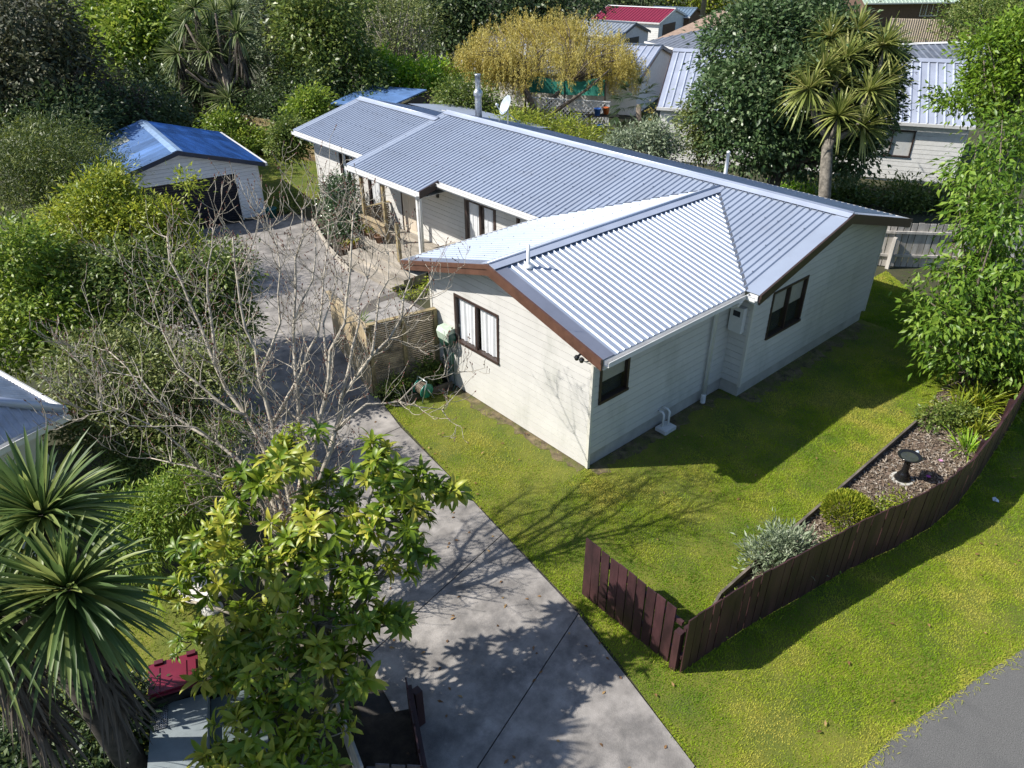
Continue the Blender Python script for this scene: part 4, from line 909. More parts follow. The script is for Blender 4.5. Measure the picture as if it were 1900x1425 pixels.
MB().prism([V(1790, 99, dp_), V(1808, 99, dp_), V(1806, 80, dp_), V(1797, 64, dp_), V(1790, 82, dp_)], FWD*.15).build('panel', mat('rust', (.30, .10, .04), .85, var=.3, scale=3), rt)
# blue-roofed carport behind
cpn = thing('blue_carport', 'carport with flat blue roof behind the far end of the house', 'carport', (*at(760, 215), 0))
zc = 2.1; q = [G(612, 192, zc), G(682, 158, zc), G(792, 166, zc), G(722, 197, zc)]
MB().prism(q, (0, 0, -.06)).build('roof', mat('blue_flat_roof', (.16, .30, .60), .35, .3, var=.15, scale=1.5), cpn)
for p in q: MB().box(p[0]-.06, p[0]+.06, p[1]-.06, p[1]+.06, 0, zc-.07).build('post', dbrown_m, cpn)
MB().obox(q[3]-up3*2.1, (q[2]-q[3])*.98, np.array([.04, .02, 0]), up3*1.95).build('wall', mat('carport_wall', (.06, .055, .05), .8), cpn)
# neighbour roof, left edge
nr = thing('corner_roof_house', 'corrugated silver roof corner poking in at the left edge', 'house', (*G(-60, 800, 0)[:2], 0))
zc = 2.5; tip = G(122, 764, zc); up_l = G(-40, 672, zc); lo_l = G(-30, 840, zc); rg = G(-60, 742, zc+.55)
def plane_ribs(eA, eB, top, n_sheets=6):
    e = eB-eA; Le = np.linalg.norm(e); e = e/Le; s_ = top-eA; s_ = s_-e*(s_ @ e); ls = np.linalg.norm(s_); tt0 = (top-eA) @ e
    f_ = lambda t: max(0., ls*(t/tt0 if t < tt0 else (Le-t)/(Le-tt0)))
    ribs(nr, eA, e, s_/ls, Le, lambda t: 0, f_, mat('old_zinc', (.50, .53, .60), .4, .6, var=.15, scale=3), pitch=.1, per=7, hr=.025)
ext = (up_l-tip)*1.6; ext2 = (lo_l-tip)*1.6
plane_ribs(tip, tip+ext, tip+(rg-tip)*1.35); plane_ribs(tip+ext2, tip, tip+(rg-tip)*1.35)
MB().tube([tip+up3*.04, tip+(rg-tip)*1.35+up3*.04], .07, 8).build('ridge_cap', cap_m, nr, True)
gutter(nr, tip, tip+ext2, np.cross(ext2, up3) if np.cross(ext2, up3) @ (CAM-tip) > 0 else -np.cross(ext2, up3), gutter_m)
MB().tube([tip+up3*.02, tip+ext+up3*.02], .05, 6).build('gutter', gutter_m, nr)
MB().prism([tip*[1, 1, 0]+unit(ext+ext2)*.6, tip*[1, 1, 0]+unit(ext+ext2)*.6+ext*[1, 1, 0], tip*[1, 1, 0]+unit(ext+ext2)*.6+ext2*[1, 1, 0]], (0, 0, zc-.1)).build('wall', cream_trim, nr)
# background fences
bf = thing('silvered_fence', 'silvered grey paling fence beyond the right end of the house', 'fence', (14.2, .2, 0))
paling_fence(bf, [(11.6, 4.6), (13.3, 1.3), (13.6, .75), (14.9, -.65), (16.5, -2.4)], [1.25, 1.3, 1.35, 1.35, 1.4], .15, .03, grey_paling, -1, railm=grey_paling)
bk = thing('back_fence', 'old brown paling fence behind the garage lawn', 'fence', (6.5, 27, 0))
f0, f1 = G(447, 268)[:2], G(590, 300)[:2]
paling_fence(bk, [f0, (f0+f1)/2, f1], [1.4]*3, .17, .02, mat('mossy_old_paling', (.26, .20, .09), .85, var=.35, scale=2, objvar=.25), -1, railm=post_m)
be = tag(MB().beam((*G(497, 288)[:2], .1), (*G(590, 300)[:2], .1), .08, .2).build('sleeper_edge', mat('brown_sleeper', (.25, .17, .09), .85, var=.2)), 'brown timber sleeper edging the back lawn', 'edging')
gs_ = thing('glass_panel', 'pale green translucent sheet leaning by the back fence', 'panel', (*G(535, 245)[:2], 0)); g = G(535, 245); dd_ = dep(g)
MB().prism([V(505, 225, dd_), V(550, 212, dd_+.3), V(556, 206, dd_+1), V(517, 205, dd_+1)], (0, 0, -.02)).build('sheet', mat('pale_green_sheet', (.35, .45, .38), .4), gs_)
# pool fence with shade cloth, potting bench and buckets
pf = thing('lattice_fence', 'white lattice fence behind the golden tree', 'fence', (*at(1040, 215), 0))
l0, l1 = G(985, 222), G(1130, 232); dl = l1-l0; nL = int(np.linalg.norm(dl)/.22)
for i in range(nL):
    a = l0+dl*(i/nL); b = l0+dl*(min(i+5, nL)/nL)+up3*1.1
    MB().beam(a, b, .012, .04).build('lath', white_m, pf)
    a = l0+dl*(max(i, 0)/nL)+up3*1.1; b = l0+dl*(min(i+5, nL)/nL)
    MB().beam(a+FWD*.02, b+FWD*.02, .012, .04).build('lath', white_m, pf)
MB().beam(l0+up3*1.12, l1+up3*1.12, .05, .05).build('rail', white_m, pf)
sc_ = thing('shade_cloth', 'green shade cloth hung along a fence behind the golden tree', 'shade cloth', (*at(1040, 205), 0))
m0, m1 = G(975, 213), G(1120, 222); vs_ = []
for i in range(21):
    u = i/20; q = m0*(1-u)+m1*u; sag = .25*math.sin(u*9)*.5; vs_ += [q+up3*(1.15+.12*sag), q+up3*(2.0-.35*math.sin(u*math.pi)**2*.6)+FWD*.1*math.sin(i)]
obj('cloth', vs_, [(2*i, 2*i+2, 2*i+3, 2*i+1) for i in range(20)], mat('teal_cloth', (.03, .24, .18), .8, var=.15), sc_, True)
for u in (0, .5, 1): q = m0*(1-u)+m1*u; MB().tube([q, q+up3*2], .04).build('post', dbrown_m, sc_)
pb = thing('potting_bench', 'dark slatted potting bench under the palm', 'bench', (*at(1118, 240), 0)); g = G(1118, 245)
for i in range(4): MB().beam(g+np.array([-.6, .5, .75])+np.array([.12, .14, 0])*i, g+np.array([.5, -.6, .75])+np.array([.12, .14, 0])*i, .1, .03).build('slat', dkw, pb)
for q in ((-.5, .4), (.45, -.55), (-.2, .75), (.75, -.2)): MB().tube([g+np.array([*q, 0]), g+np.array([*q, .74])], .03).build('leg', dkw, pb)
for (x_, y_, z_, c, lb) in ((1112, 244, .05, (.03, .15, .5), 'blue bucket under the potting bench'), (1128, 244, .05, (.6, .6, .58), 'white bucket under the potting bench'), (1108, 214, .76, (.05, .16, .5), 'blue tub on the potting bench'), (1124, 212, .76, (.5, .12, .03), 'orange-red pot on the potting bench')):
    q = G(x_, y_, z_); bkt = thing('bucket', lb, 'bucket', tuple(q), 'buckets around the potting bench')
    MB().lathe(q, [(.13, 0), (.17, .3), (.18, .3), (.18, .33), (.15, .33), (.12, .06)], 14).build('pail', mat('bucket_%.2f' % c[2]+str(x_), c, .4), bkt, True)

# ------------------------------------------------------------------ vegetation kit
BARK = mat('bark_brown', (.16, .13, .10), .9, var=.3, scale=8, bump=.4)
BARKG = mat('bark_grey', (.30, .27, .22), .85, var=.25, scale=8, bump=.3)
def ellipsoid(px, py, rx, ry, depth, dd=0., rdep=None):
    c = V(px, py, depth+dd); k = (depth+dd)/F
    return c, np.array([rx*k, rdep if rdep else rx*k, ry*k])
def plant(name, label, base, lobes, lmat, n, leaf, cat='tree', clump=.28, per=28, droop=.25, wr=.45, detail=0, trunk=None, bark=BARK, group=None, inner=.5, tubes=5, upb=.3, shell=.5, spread=1.):
    """base: (x, y); lobes: list of (centre, radii) ; n clumps; leaf length"""
    base = np.array([base[0], base[1], 0.]); t = thing(name, label, cat, tuple(base), group)
    w_ = np.array([r[0]*r[2]+r[1]*r[2] for _, r in lobes]); w_ = w_/w_.sum(); idx = rng.choice(len(lobes), n, p=w_)
    C_ = np.array([c for c, _ in lobes]); R_ = np.array([r for _, r in lobes])
    d = rdir(n); flip = (d[:, 2] < -.2) & (rng.random(n) < .55); d[flip, 2] *= -1
    fr = 1-shell*rng.random(n)**2; fr *= rng.normal(1, .07, n)
    cc = C_[idx]+d*R_[idx]*fr[:, None]; cc[:, 2] = np.maximum(cc[:, 2], .05)
    cl_t = rng.random(n); m_ = n*per
    ci = np.repeat(np.arange(n), per); off = rng.normal(size=(m_, 3))*clump*rng.uniform(.6, 1.3, n)[ci][:, None]; off[:, 2] *= .75
    P = cc[ci]+off; P[:, 2] = np.maximum(P[:, 2], .02)
    D = nrm(off)*.7*spread+d[ci]*.6+rng.normal(size=(m_, 3))*.45; D[:, 2] -= droop
    N = d[ci]*.5+rng.normal(size=(m_, 3))*.45; N[:, 2] += upb+.35
    tint = np.clip(cl_t[ci]*.6+rng.random(m_)*.4+rng.normal(0, .08, m_), 0, 1)
    ln = leaf*rng.uniform(.65, 1.3, m_)
    leaves('crown' if cat == 'tree' else 'foliage', P, D, N, ln, ln*wr, tint, lmat, t, detail)
    if trunk:
        top = C_.mean(0); mb_ = MB(); fork = base*.45+top*.55; fork[2] = max(.2, min(c[2]-r[2]*.75 for c, r in lobes))
        fork[:2] = base[:2]*.6+top[:2]*.4
        mid = (base+fork)/2+rng.normal(0, trunk*.6, 3)*[1, 1, 0]
        mb_.tube([base-up3*.05, base+up3*.15, mid, fork], [trunk*1.35, trunk*1.05, trunk*.9, trunk*.75], 9)
        mb_.build('trunk', bark, t, True); lb = MB()
        for i in rng.choice(n, min(n, tubes*len(lobes)), replace=False):
            e = cc[i]; m2 = fork*.5+e*.5+rng.normal(0, .12, 3)*np.linalg.norm(e-fork)*.6; m2[2] -= .05*np.linalg.norm(e-fork)
            r0 = trunk*rng.uniform(.25, .5); lb.tube([fork, m2, e], [r0, r0*.6, r0*.15], 5)
        lb.build('branches', bark, t, True)
    return t
def lob(spec, depth):
    return [ellipsoid(s[0], s[1], s[2], s[3] if len(s) > 3 else s[2], depth, s[4] if len(s) > 4 else 0) for s in spec]
def cabbage(name, label, base, trunkpts, heads, Ln, wd, lmat, nl=90, skirt=False, bark=mat('bark_dull', (.19, .17, .14), .9, var=.3, scale=8, bump=.3), r0=.16, group=None):
    """trunkpts: list of polylines; heads: list of (centre, axis)"""
    t = thing(name, label, 'tree', (base[0], base[1], 0), group); mb_ = MB()
    for pl, ra, rb in trunkpts:
        k = len(pl); mb_.tube(pl, [ra+(rb-ra)*i/(k-1) for i in range(k)], 9)
    mb_.build('trunk', bark, t, True)
    for c, ax in heads:
        ax = unit(ax); n = nl; d = rdir(n*3); d = d[(d @ ax) > -.45][:n]; n = len(d)
        bend = np.clip(.28-.2*(d @ ax), .03, .5)*rng.uniform(.7, 1.4, n)
        blades('leaf_head', np.asarray(c)+d*Ln*.05, d+ax*.25, Ln*rng.uniform(.75, 1.1, n), wd, np.clip(rng.normal(.5, .25, n), 0, 1), lmat, t, bend, 5)
        if skirt:
            n2 = int(nl*.9); th = rng.uniform(0, 6.28, n2); d2 = np.stack([np.cos(th)*.4, np.sin(th)*.4, -np.ones(n2)], 1)
            q = np.asarray(c)-up3*rng.uniform(.05, 1.5, n2)[:, None]*np.ones(3)*[0, 0, 1]+rng.normal(0, .06, (n2, 3))
            blades('dead_skirt', q, d2, Ln*rng.uniform(.5, .95, n2), wd*.6, rng.random(n2), leafmat('dead_leaf', (.05, .042, .035), (.10, .085, .07), (.17, .14, .11), .8, .1), t, .2, 4)
    return t
# ------------------------------------------------------------------ leaf colours
K_dark = leafmat('dark_evergreen', (.020, .040, .014), (.050, .088, .028), (.14, .18, .065), .42, .2)
K_brown = leafmat('bronze_evergreen', (.022, .032, .014), (.06, .072, .03), (.17, .16, .08), .5, .15)
K_mid = leafmat('mid_green', (.04, .08, .014), (.11, .165, .03), (.27, .31, .08), .42, .25)
K_edge = leafmat('edge_leaf', (.06, .125, .012), (.14, .24, .02), (.28, .38, .05), .42, .3)
K_bright = leafmat('bright_green', (.065, .135, .015), (.17, .26, .028), (.36, .42, .07), .42, .3)
K_yel = leafmat('yellow_green', (.09, .15, .014), (.23, .29, .024), (.46, .46, .06), .45, .3)
K_lime = leafmat('lime_green', (0.1015, 0.232, 0.0145), (0.203, 0.377, 0.0217), (0.3915, 0.5, 0.058), .45, .35)
K_gold = leafmat('golden_weeping', (.26, .215, .04), (.48, .41, .10), (.62, .56, .22), .55, .3)
K_silver = leafmat('silver_green', (0.0725, 0.1087, 0.0508), (0.1885, 0.2392, 0.1377), (0.435, 0.4785, 0.348), .5, .2)
K_pitto = leafmat('pittosporum', (.03, .062, .02), (.075, .13, .045), (.22, .28, .14), .36, .2)
K_purp = leafmat('purple_twigs', (0.0435, 0.029, 0.029), (0.1015, 0.0653, 0.058), (0.174, 0.116, 0.087), .7, .1)
K_strap = leafmat('cordyline', (.09, .13, .03), (.26, .30, .08), (.48, .46, .18), .4, .25)
K_strapn = leafmat('cordyline_near', (.04, .08, .025), (.11, .175, .05), (.30, .34, .10), .45, .3)
K_strapl = leafmat('cordyline_far', (.05, .085, .03), (.13, .18, .06), (.30, .33, .16), .4, .25)
K_mag = leafmat('broad_leaf', (.055, .125, .010), (.19, .27, .02), (.52, .48, .07), .42, .3, .4)
K_cher = leafmat('cherry_leaf', (.04, .095, .010), (.105, .20, .018), (.26, .36, .05), .42, .3)
K_twig = leafmat('sparse_shrub', (.055, .085, .02), (.15, .19, .045), (.31, .33, .12), .5, .2)

# --- trees behind, left to right
D0 = 31
plant('bronze_tree', 'dark bronze-leaved tree filling the top left corner', V(40, 330, 27)[:2], lob([(30, 60, 110, 80), (50, 160, 120, 90), (110, 130, 70, 90, 2), (20, 240, 110, 80)], 27), K_brown, 640, .21, clump=.32, per=30, trunk=.25)
plant('dark_shrub', 'dense dark evergreen shrub left of the garage, below the bronze tree', V(120, 300, 26)[:2], lob([(110, 250, 100, 70), (200, 230, 80, 60, 2), (280, 220, 70, 50, 4)], 26), K_dark, 460, .18, 'shrub', .28, 30)
plant('purple_shrub', 'purplish twiggy shrub behind the garage ridge', V(190, 250, 28)[:2], lob([(180, 190, 60, 55), (230, 215, 50, 35)], 28.5), K_purp, 220, .15, 'shrub', .3, 26, wr=.2)
plant('bright_tree', 'bright green broadleaf tree behind the garage', V(270, 250, 40)[:2], lob([(210, 40, 90, 70), (300, 50, 100, 70), (250, 110, 90, 70, -1), (330, 130, 80, 60), (160, 100, 60, 60)], 40), K_bright, 560, .34, clump=.42, per=26, trunk=.22)
plant('shaded_tree', 'dark green tree in shade below the bright broadleaf tree', V(330, 250, 38)[:2], lob([(300, 180, 90, 55), (370, 190, 80, 60), (420, 215, 70, 45), (250, 200, 70, 50)], 38), K_dark, 420, .24, clump=.42, per=28, trunk=.15)
plant('backdrop_tree', 'pale green tree at the top edge behind the left cabbage tree', V(470, 240, 44)[:2], lob([(430, 10, 70, 60), (350, -10, 60, 50), (480, 40, 60, 60), (300, -10, 60, 40)], 44), K_yel, 260, .25, clump=.5, per=26, trunk=.2)
# left cabbage tree
bb_ = G(443, 268); dC = dep(bb_)
tr = lambda *pts: [V(x, y, dC) for x, y in pts]
fk = tr((443, 250), (432, 205), (424, 165), (415, 120))
hs = [(345, 45), (400, 25), (440, 60), (385, 95), (330, 100), (425, 120), (375, 150), (450, 105), (412, 150), (360, 15), (430, 20), (395, 60), (345, 130)]
cabbage('cabbage_tree', 'tall many-headed cabbage tree behind the garage', bb_, [(fk, .26, .17)]+[([fk[2], V((x+424)/2, (y+170)/2+12, dC), V(x, y, dC+rng.normal(0, .7))], .1, .05) for x, y in hs], [(V(x, y, dC+rng.normal(0, .8)), unit((x-395)/70*RIG+(90-y)/120*up3+.4*up3-FWD*.3)) for x, y in hs]+[(V(425, 185, dC-.4), -RIG*.5+up3*.4)], 1.15, .08, K_strapl, 90, True, BARK)
for k_, (x, y) in enumerate(((348, 20), (440, 75), (355, 5))):
    pass
plant('silver_tree', 'silvery narrow-leaved tree right of the left cabbage tree', V(530, 250, 38)[:2], lob([(495, 40, 55, 60), (520, 100, 55, 60), (545, 160, 50, 50), (530, 20, 50, 40), (550, 205, 40, 35)], 38), K_silver, 420, .32, clump=.36, per=24, wr=.28, trunk=.15)
plant('dark_tree', 'tall dark green tree at the top, left of the carport', V(610, 240, 36)[:2], lob([(600, 20, 90, 70), (590, 90, 85, 70), (630, 140, 85, 60), (570, 160, 60, 50), (660, 190, 70, 40)], 36), K_mid, 640, .24, clump=.36, per=28, trunk=.25)
plant('scraggly_tree', 'scraggly dark tree with bare twigs above the carport', V(740, 180, 44)[:2], lob([(710, 40, 70, 60), (760, 60, 60, 60), (740, 110, 60, 40)], 44), K_twig, 420, .15, clump=.5, per=24, trunk=.2, bark=BARKG, tubes=26)
plant('dark_macrocarpa', 'very dark evergreen tree behind the golden tree', V(880, 160, 52)[:2], lob([(830, 20, 80, 60), (910, 20, 90, 60), (870, 80, 80, 50), (990, 0, 70, 45), (1060, 10, 60, 40)], 52), K_dark, 700, .32, clump=.5, per=28, trunk=.35)
for k_, (x, y, lb) in enumerate(((1160, 2, 'distant dark tree above the red-roofed garage'), (1320, -5, 'distant yellow-green tree right of the flue pipe'), (680, -5, 'distant dark tree at the top centre left'))):
    plant('distant_tree', lb, V(x, y+60, 78)[:2], lob([(x-40, y, 60, 35), (x+40, y-5, 60, 35)], 78), (K_dark, K_yel, K_dark)[k_], 240, .4, clump=.8, per=24, trunk=.3)
plant('lime_vine', 'bright lime-green leafy hedge behind the blue carport', V(740, 190, 38)[:2], lob([(690, 125, 35, 25), (735, 140, 45, 25), (790, 145, 45, 25), (830, 150, 30, 22)], 38), K_lime, 260, .24, 'hedge', .3, 22)
plant('green_shrub', 'bright green shrub beside the far end of the house', V(575, 235, 30)[:2], lob([(580, 205, 32, 35), (560, 230, 30, 30)], 30), K_bright, 200, .17, 'shrub', .22, 24)
plant('glossy_hedge', 'glossy hedge shrub at the far house corner behind the lawn', V(555, 292, 27)[:2], lob([(545, 255, 32, 30), (530, 275, 25, 20)], 27), K_mid, 220, .14, 'shrub', .22, 24)
plant('garage_shrub', 'leafy shrub at the foot of the left cabbage tree', V(420, 262, 33)[:2], lob([(415, 235, 30, 22), (460, 262, 40, 18)], 33), K_bright, 160, .16, 'shrub', .25, 24)
plant('back_undergrowth', 'dark undergrowth along the back fence left of the house', V(500, 240, 34)[:2], lob([(470, 215, 55, 30), (520, 200, 50, 30), (580, 170, 50, 40), (650, 205, 60, 25)], 34.5), K_dark, 320, .15, 'shrub', .35, 28)
# flax clump by the back fence
def clump(name, label, base, n, Ln, wd, lm, spread=1., group=None, cat='plant', bend=.55, rad=.15):
    t = thing(name, label, cat, (base[0], base[1], base[2]), group); th = rng.uniform(0, 6.28, n); r = rng.random(n)
    d = np.stack([np.cos(th)*(.15+r*spread), np.sin(th)*(.15+r*spread), np.ones(n)], 1)
    p = np.asarray(base)+np.stack([np.cos(th)*r*rad, np.sin(th)*r*rad, np.zeros(n)], 1)
    blades('leaves', p, d, Ln*rng.uniform(.6, 1.1, n), wd, np.clip(rng.normal(.5, .25, n), 0, 1), lm, t, bend*rng.uniform(.4, 1.3, n), 5); return t
for k_, (x, y) in enumerate(((445, 288), (478, 285), (500, 278))):
    clump('flax_clump', ('flax clump nearest the garage roof corner', 'middle flax clump along the back fence', 'flax clump nearest the house along the back fence')[k_], G(x, y), 70, 1.1, .05, K_mid, .9, 'flax clumps by the back fence', rad=.25)
# --- golden weeping tree
gb = G(1000, 228); dG = dep(gb)
gt = thing('golden_tree', 'golden yellow weeping tree behind the house ridge', 'tree', tuple(gb))
tips = []; lb = MB()
tm = [V(1000, 228, dG), V(985, 190, dG), V(970, 150, dG)]
lb.tube([gb-up3*.1]+tm[1:], [.2, .16, .12], 8)
lb.tube([gb, V(1020, 190, dG+.5), V(1055, 150, dG+.8), V(1090, 120, dG+1)], [.16, .13, .1, .05], 7); lb.tube([gb, V(1040, 200, dG-.6), V(1090, 165, dG-.8), V(1130, 130, dG-1)], [.13, .1, .07, .04], 7)
lb.build('trunk', BARK, gt, True); br = MB(); ctr = [(900, 105, 60, 40, 0), (950, 75, 70, 45, 1), (1010, 60, 70, 40, 1), (1070, 75, 80, 45, 1), (1130, 105, 55, 40, 0), (880, 130, 45, 40, -1), (1000, 110, 100, 40, -2), (1060, 120, 90, 45, 2), (940, 130, 60, 40, 1.5), (1150, 130, 40, 35, 0)]
P, D, N, Tn = [], [], [], []
for (x, y, rx, ry, dd) in ctr:
    c, r = ellipsoid(x, y, rx, ry, dG, dd)
    for _ in range(46):
        d = rdir(1)[0]; d[2] = abs(d[2])*.9+.05; e = c+d*r*rng.uniform(.75, 1.05)
        src = tm[2] if x < 1010 else V(1060, 150, dG)
        if rng.random() < .35: br.tube([src, (src+e)/2+rng.normal(0, .25, 3)+up3*.3, e], [.035, .025, .008], 4)
        for s_ in range(4):
            e2 = e+rng.normal(0, .22, 3); ln = rng.uniform(.5, 1.5); k = int(ln*42); u = rng.random(k)
            q = e2-up3*(ln*u)[:, None]+rng.normal(0, .045, (k, 3))+np.outer(u*.0+np.sin(u*3)*.1, rdir(1)[0]*[1, 1, 0])
            P.append(q); dd_ = rng.normal(0, .45, (k, 3)); dd_[:, 2] -= 1; D.append(dd_); N.append(rdir(k)); Tn.append(np.clip(rng.random(k)*.5+rng.random()*.5, 0, 1))
P, D, N, Tn = map(np.concatenate, (P, D, N, Tn)); leaves('crown', P, D, N, (.11*rng.uniform(.5, 1.4, len(P))), .036, Tn, K_gold, gt); br.build('branches', BARK, gt)
plant('under_shrub', 'leafy shrub below the golden tree beside the house flue', V(870, 235, 31)[:2], lob([(850, 185, 35, 35), (880, 200, 30, 30), (915, 215, 40, 25)], 31), K_mid, 260, .14, 'shrub', .28, 26)
plant('fern_bank', 'ferny yellow-green bank of plants under the golden tree', V(1040, 245, 28)[:2], lob([(1000, 235, 40, 18), (1060, 245, 45, 18), (960, 228, 35, 18), (1100, 262, 40, 15)], 28), K_yel, 240, .18, 'plants', .25, 22, wr=.2)
# palm
pb_ = G(1185, 275); dP = dep(pb_); pal = thing('fan_palm', 'dark fan palm left of the big round evergreen', 'palm', tuple(pb_))
hc_ = V(1185, 195, dP); MB().tube([pb_, (pb_+hc_)/2, hc_], [.16, .14, .12], 9).build('trunk', BARK, pal, True)
P, D, Ls = [], [], []
for i in range(30):
    d = rdir(1)[0]; d[2] = d[2]*.8+.1; d = unit(d); tip_ = hc_+d*rng.uniform(.8, 1.15)
    for j in range(26):
        a = rng.uniform(-1.3, 1.3); sd2 = unit(np.cross(d, (0, 0, 1))); v_ = d*math.cos(a)+sd2*math.sin(a); P.append(tip_); D.append(v_); Ls.append(rng.uniform(.5, .75))
blades('fronds', np.array(P), np.array(D), np.array(Ls), .035, rng.random(len(P))*.6, K_dark, pal, .35, 3)
n = 120; leaves('flower_spray', hc_+np.array([.3, -.5, -.45])+rng.normal(0, .13, (n, 3))*[1, 1, 2], rdir(n), rdir(n), .09, .05, rng.random(n), K_gold, pal)['kind'] = 'stuff'
# small cabbage, shrubs
sb_ = G(1292, 265); dS = dep(sb_)
cabbage('cabbage_tree', 'small single-headed cabbage tree left of the big round evergreen', sb_, [([sb_, V(1290, 200, dS)], .1, .08)], [(V(1288, 200, dS), (0, 0, 1)), (V(1300, 225, dS), (.3, -.3, .6))], .95, .06, K_mid, 90, False)
plant('silver_shrub', 'silvery variegated shrub just beyond the roof ridge', V(1190, 300, 24)[:2], lob([(1165, 268, 35, 20), (1210, 262, 35, 28), (1235, 282, 30, 18)], 24), K_silver, 220, .13, 'shrub', .2, 24, wr=.35)
plant('olive_shrub', 'twiggy olive shrub beside the small cabbage tree', V(1300, 290, 25)[:2], lob([(1285, 235, 25, 40), (1310, 270, 30, 30)], 25), K_twig, 150, .13, 'shrub', .22, 22, trunk=.05, bark=BARKG, tubes=8)
# big round evergreen
bp = G(1415, 352); dT = 24.3; bp = V(1415, 352, dT)
plant('round_evergreen', 'large round dark evergreen tree between house and neighbour', bp, lob([(1400, 95, 95, 85), (1480, 65, 85, 70, -.2), (1550, 85, 65, 55, -.8), (1370, 190, 75, 75, -.3), (1450, 180, 100, 90, -.6), (1400, 265, 85, 60), (1480, 270, 80, 60), (1560, 170, 90, 80, -.6), (1620, 125, 50, 50, -1), (1570, 280, 55, 45, -.3), (1600, 220, 60, 60, -.8)], dT), K_pitto, 1900, .165, clump=.2, per=34, trunk=.28, wr=.5, shell=.4)
# right cabbage tree
dR = 22.0; cb_ = V(1530, 362, dR); cb_[2] = 0; Vr = lambda x, y, k=0: V(x, y, dR+k)
stem = [cb_, Vr(1530, 362), Vr(1532, 320), Vr(1535, 275), Vr(1540, 262)]
hd = [(1570, 108, 0), (1640, 85, .2), (1525, 130, -.1), (1500, 165, -.3), (1555, 215, -.6), (1612, 170, -.3), (1600, 235, 0), (1590, 60, .5), (1540, 70, .6), (1640, 150, .4), (1550, 160, .3)]
cabbage('cabbage_tree', 'many-headed cabbage tree in front of the round evergreen', cb_, [(stem, .19, .15), ([stem[4], Vr(1515, 225), Vr(1505, 190), Vr(1502, 170)], .12, .07), ([stem[4], Vr(1590, 240), Vr(1602, 205), Vr(1600, 175)], .11, .06), ([Vr(1515, 225), Vr(1545, 175), Vr(1560, 130), Vr(1572, 112)], .09, .06), ([Vr(1602, 205), Vr(1625, 150), Vr(1640, 95)], .08, .05), ([stem[4], Vr(1555, 225, -.5)], .08, .05)], [(Vr(*h), unit(RIG*(h[0]-1570)/110+up3*(1.1-(h[1]-60)/190)-FWD*.45)) for h in hd], .95, .066, K_strap, 105, False)
# hedge row under neighbour wall
plant('low_hedge', 'dark leafy hedge along the neighbour wall', (19.8, 3.8), [((18.6, 4.8, .2), (.8, 1.1, .42)), ((19.7, 3.0, .2), (.8, 1.0, .42)), ((20.8, 1.4, .2), (.8, 1.1, .42))], K_mid, 300, .16, 'hedge', .25, 26)
plant('lime_bush', 'small lime-green bush at the foot of the right cabbage tree', (17.5, 5.7), [((17.4, 5.9, .25), (.7, .8, .4))], K_lime, 70, .12, 'shrub', .2, 24)
plant('edge_tree', 'light green tree at the upper right edge', V(1890, 330, 22)[:2], lob([(1850, 100, 65, 45), (1890, 150, 60, 60), (1835, 160, 45, 35), (1895, 70, 50, 40), (1800, 195, 45, 18), (1760, 185, 30, 10), (1880, 200, 50, 30)], 22), K_edge, 460, .16, clump=.2, per=26, trunk=.15)
plant('fir_tree', 'dark tree behind the leaning pole at the top right', V(1830, 120, 60)[:2], lob([(1830, 40, 60, 40), (1780, 45, 40, 30), (1890, 20, 50, 40)], 60), K_mid, 260, .25, clump=.6, per=26, trunk=.2)
# cherry on the right
cb2 = np.array([8.6, -4.0, 0]); dQ = 15.6
ch = plant('cherry_tree', 'bright green drooping-leaved tree leaning in from the right edge', cb2, lob([(1830, 330, 75, 45, .8), (1880, 270, 70, 60, 1.2), (1850, 420, 90, 60), (1805, 425, 50, 30), (1790, 520, 80, 45), (1870, 520, 80, 70), (1740, 600, 55, 40, -.4), (1830, 620, 90, 60), (1890, 680, 60, 60), (1780, 670, 60, 35), (1720, 545, 40, 14)], dQ), K_cher, 560, .17, clump=.19, per=19, droop=.75, wr=.36, detail=1, trunk=.13, tubes=6, shell=.75)
# --- bed plants
for k_, (x, y, n, L_n, lb) in enumerate(((7.5, -4.0, 150, .95, 'large yellow-green strap-leaved clump under the right tree'), (6.9, -3.85, 110, .8, 'strap-leaved clump at the lawn side of the bed'), (6.5, -4.4, 110, .75, 'strap-leaved clump against the curved fence'), (5.75, -4.5, 60, .6, 'small pale arching clump nearest the bird bath'), (8.2, -4.3, 120, .9, 'strap-leaved clump deepest under the right tree'))):
    clump('daylily', lb, (x, y, .03), n, L_n, .03, K_yel if k_ != 3 else K_lime, 1.1, 'strap-leaved clumps at the end of the bed', rad=.25)
plant('soft_shrub', 'low soft green shrub where the edging ends', (6.2, -3.75), [((6.2, -3.7, .15), (.35, .3, .28)), ((6.5, -4.0, .15), (.35, .35, .28))], K_mid, 90, .07, 'shrub', .09, 24)
bx = thing('clipped_ball', 'clipped round green shrub on the bark bed', 'shrub', (2.05, -3.95, .03)); n = 5200
d = rdir(n); d[:, 2] = np.where(d[:, 2] < -.3, -d[:, 2], d[:, 2]); P = np.array([2.05, -3.95, .3])+d*[.38, .38, .33]*rng.uniform(.82, 1.03, (n, 1)); P[:, 2] = np.maximum(P[:, 2], .04)
leaves('foliage', P, d+up3*.6+rng.normal(0, .3, (n, 3)), rdir(n), .07, .02, np.clip(rng.random(n), 0, 1), K_yel, bx)
plant('silver_olive', 'silvery narrow-leaved shrub by the fence on the bark bed', (.35, -3.75), [((.35, -3.75, .32), (.5, .42, .4)), ((.1, -3.65, .35), (.3, .3, .35)), ((.65, -3.85, .28), (.3, .3, .3))], K_silver, 170, .1, 'shrub', .09, 18, wr=.24, detail=1, upb=.0, droop=-.5, trunk=.03, bark=BARKG)
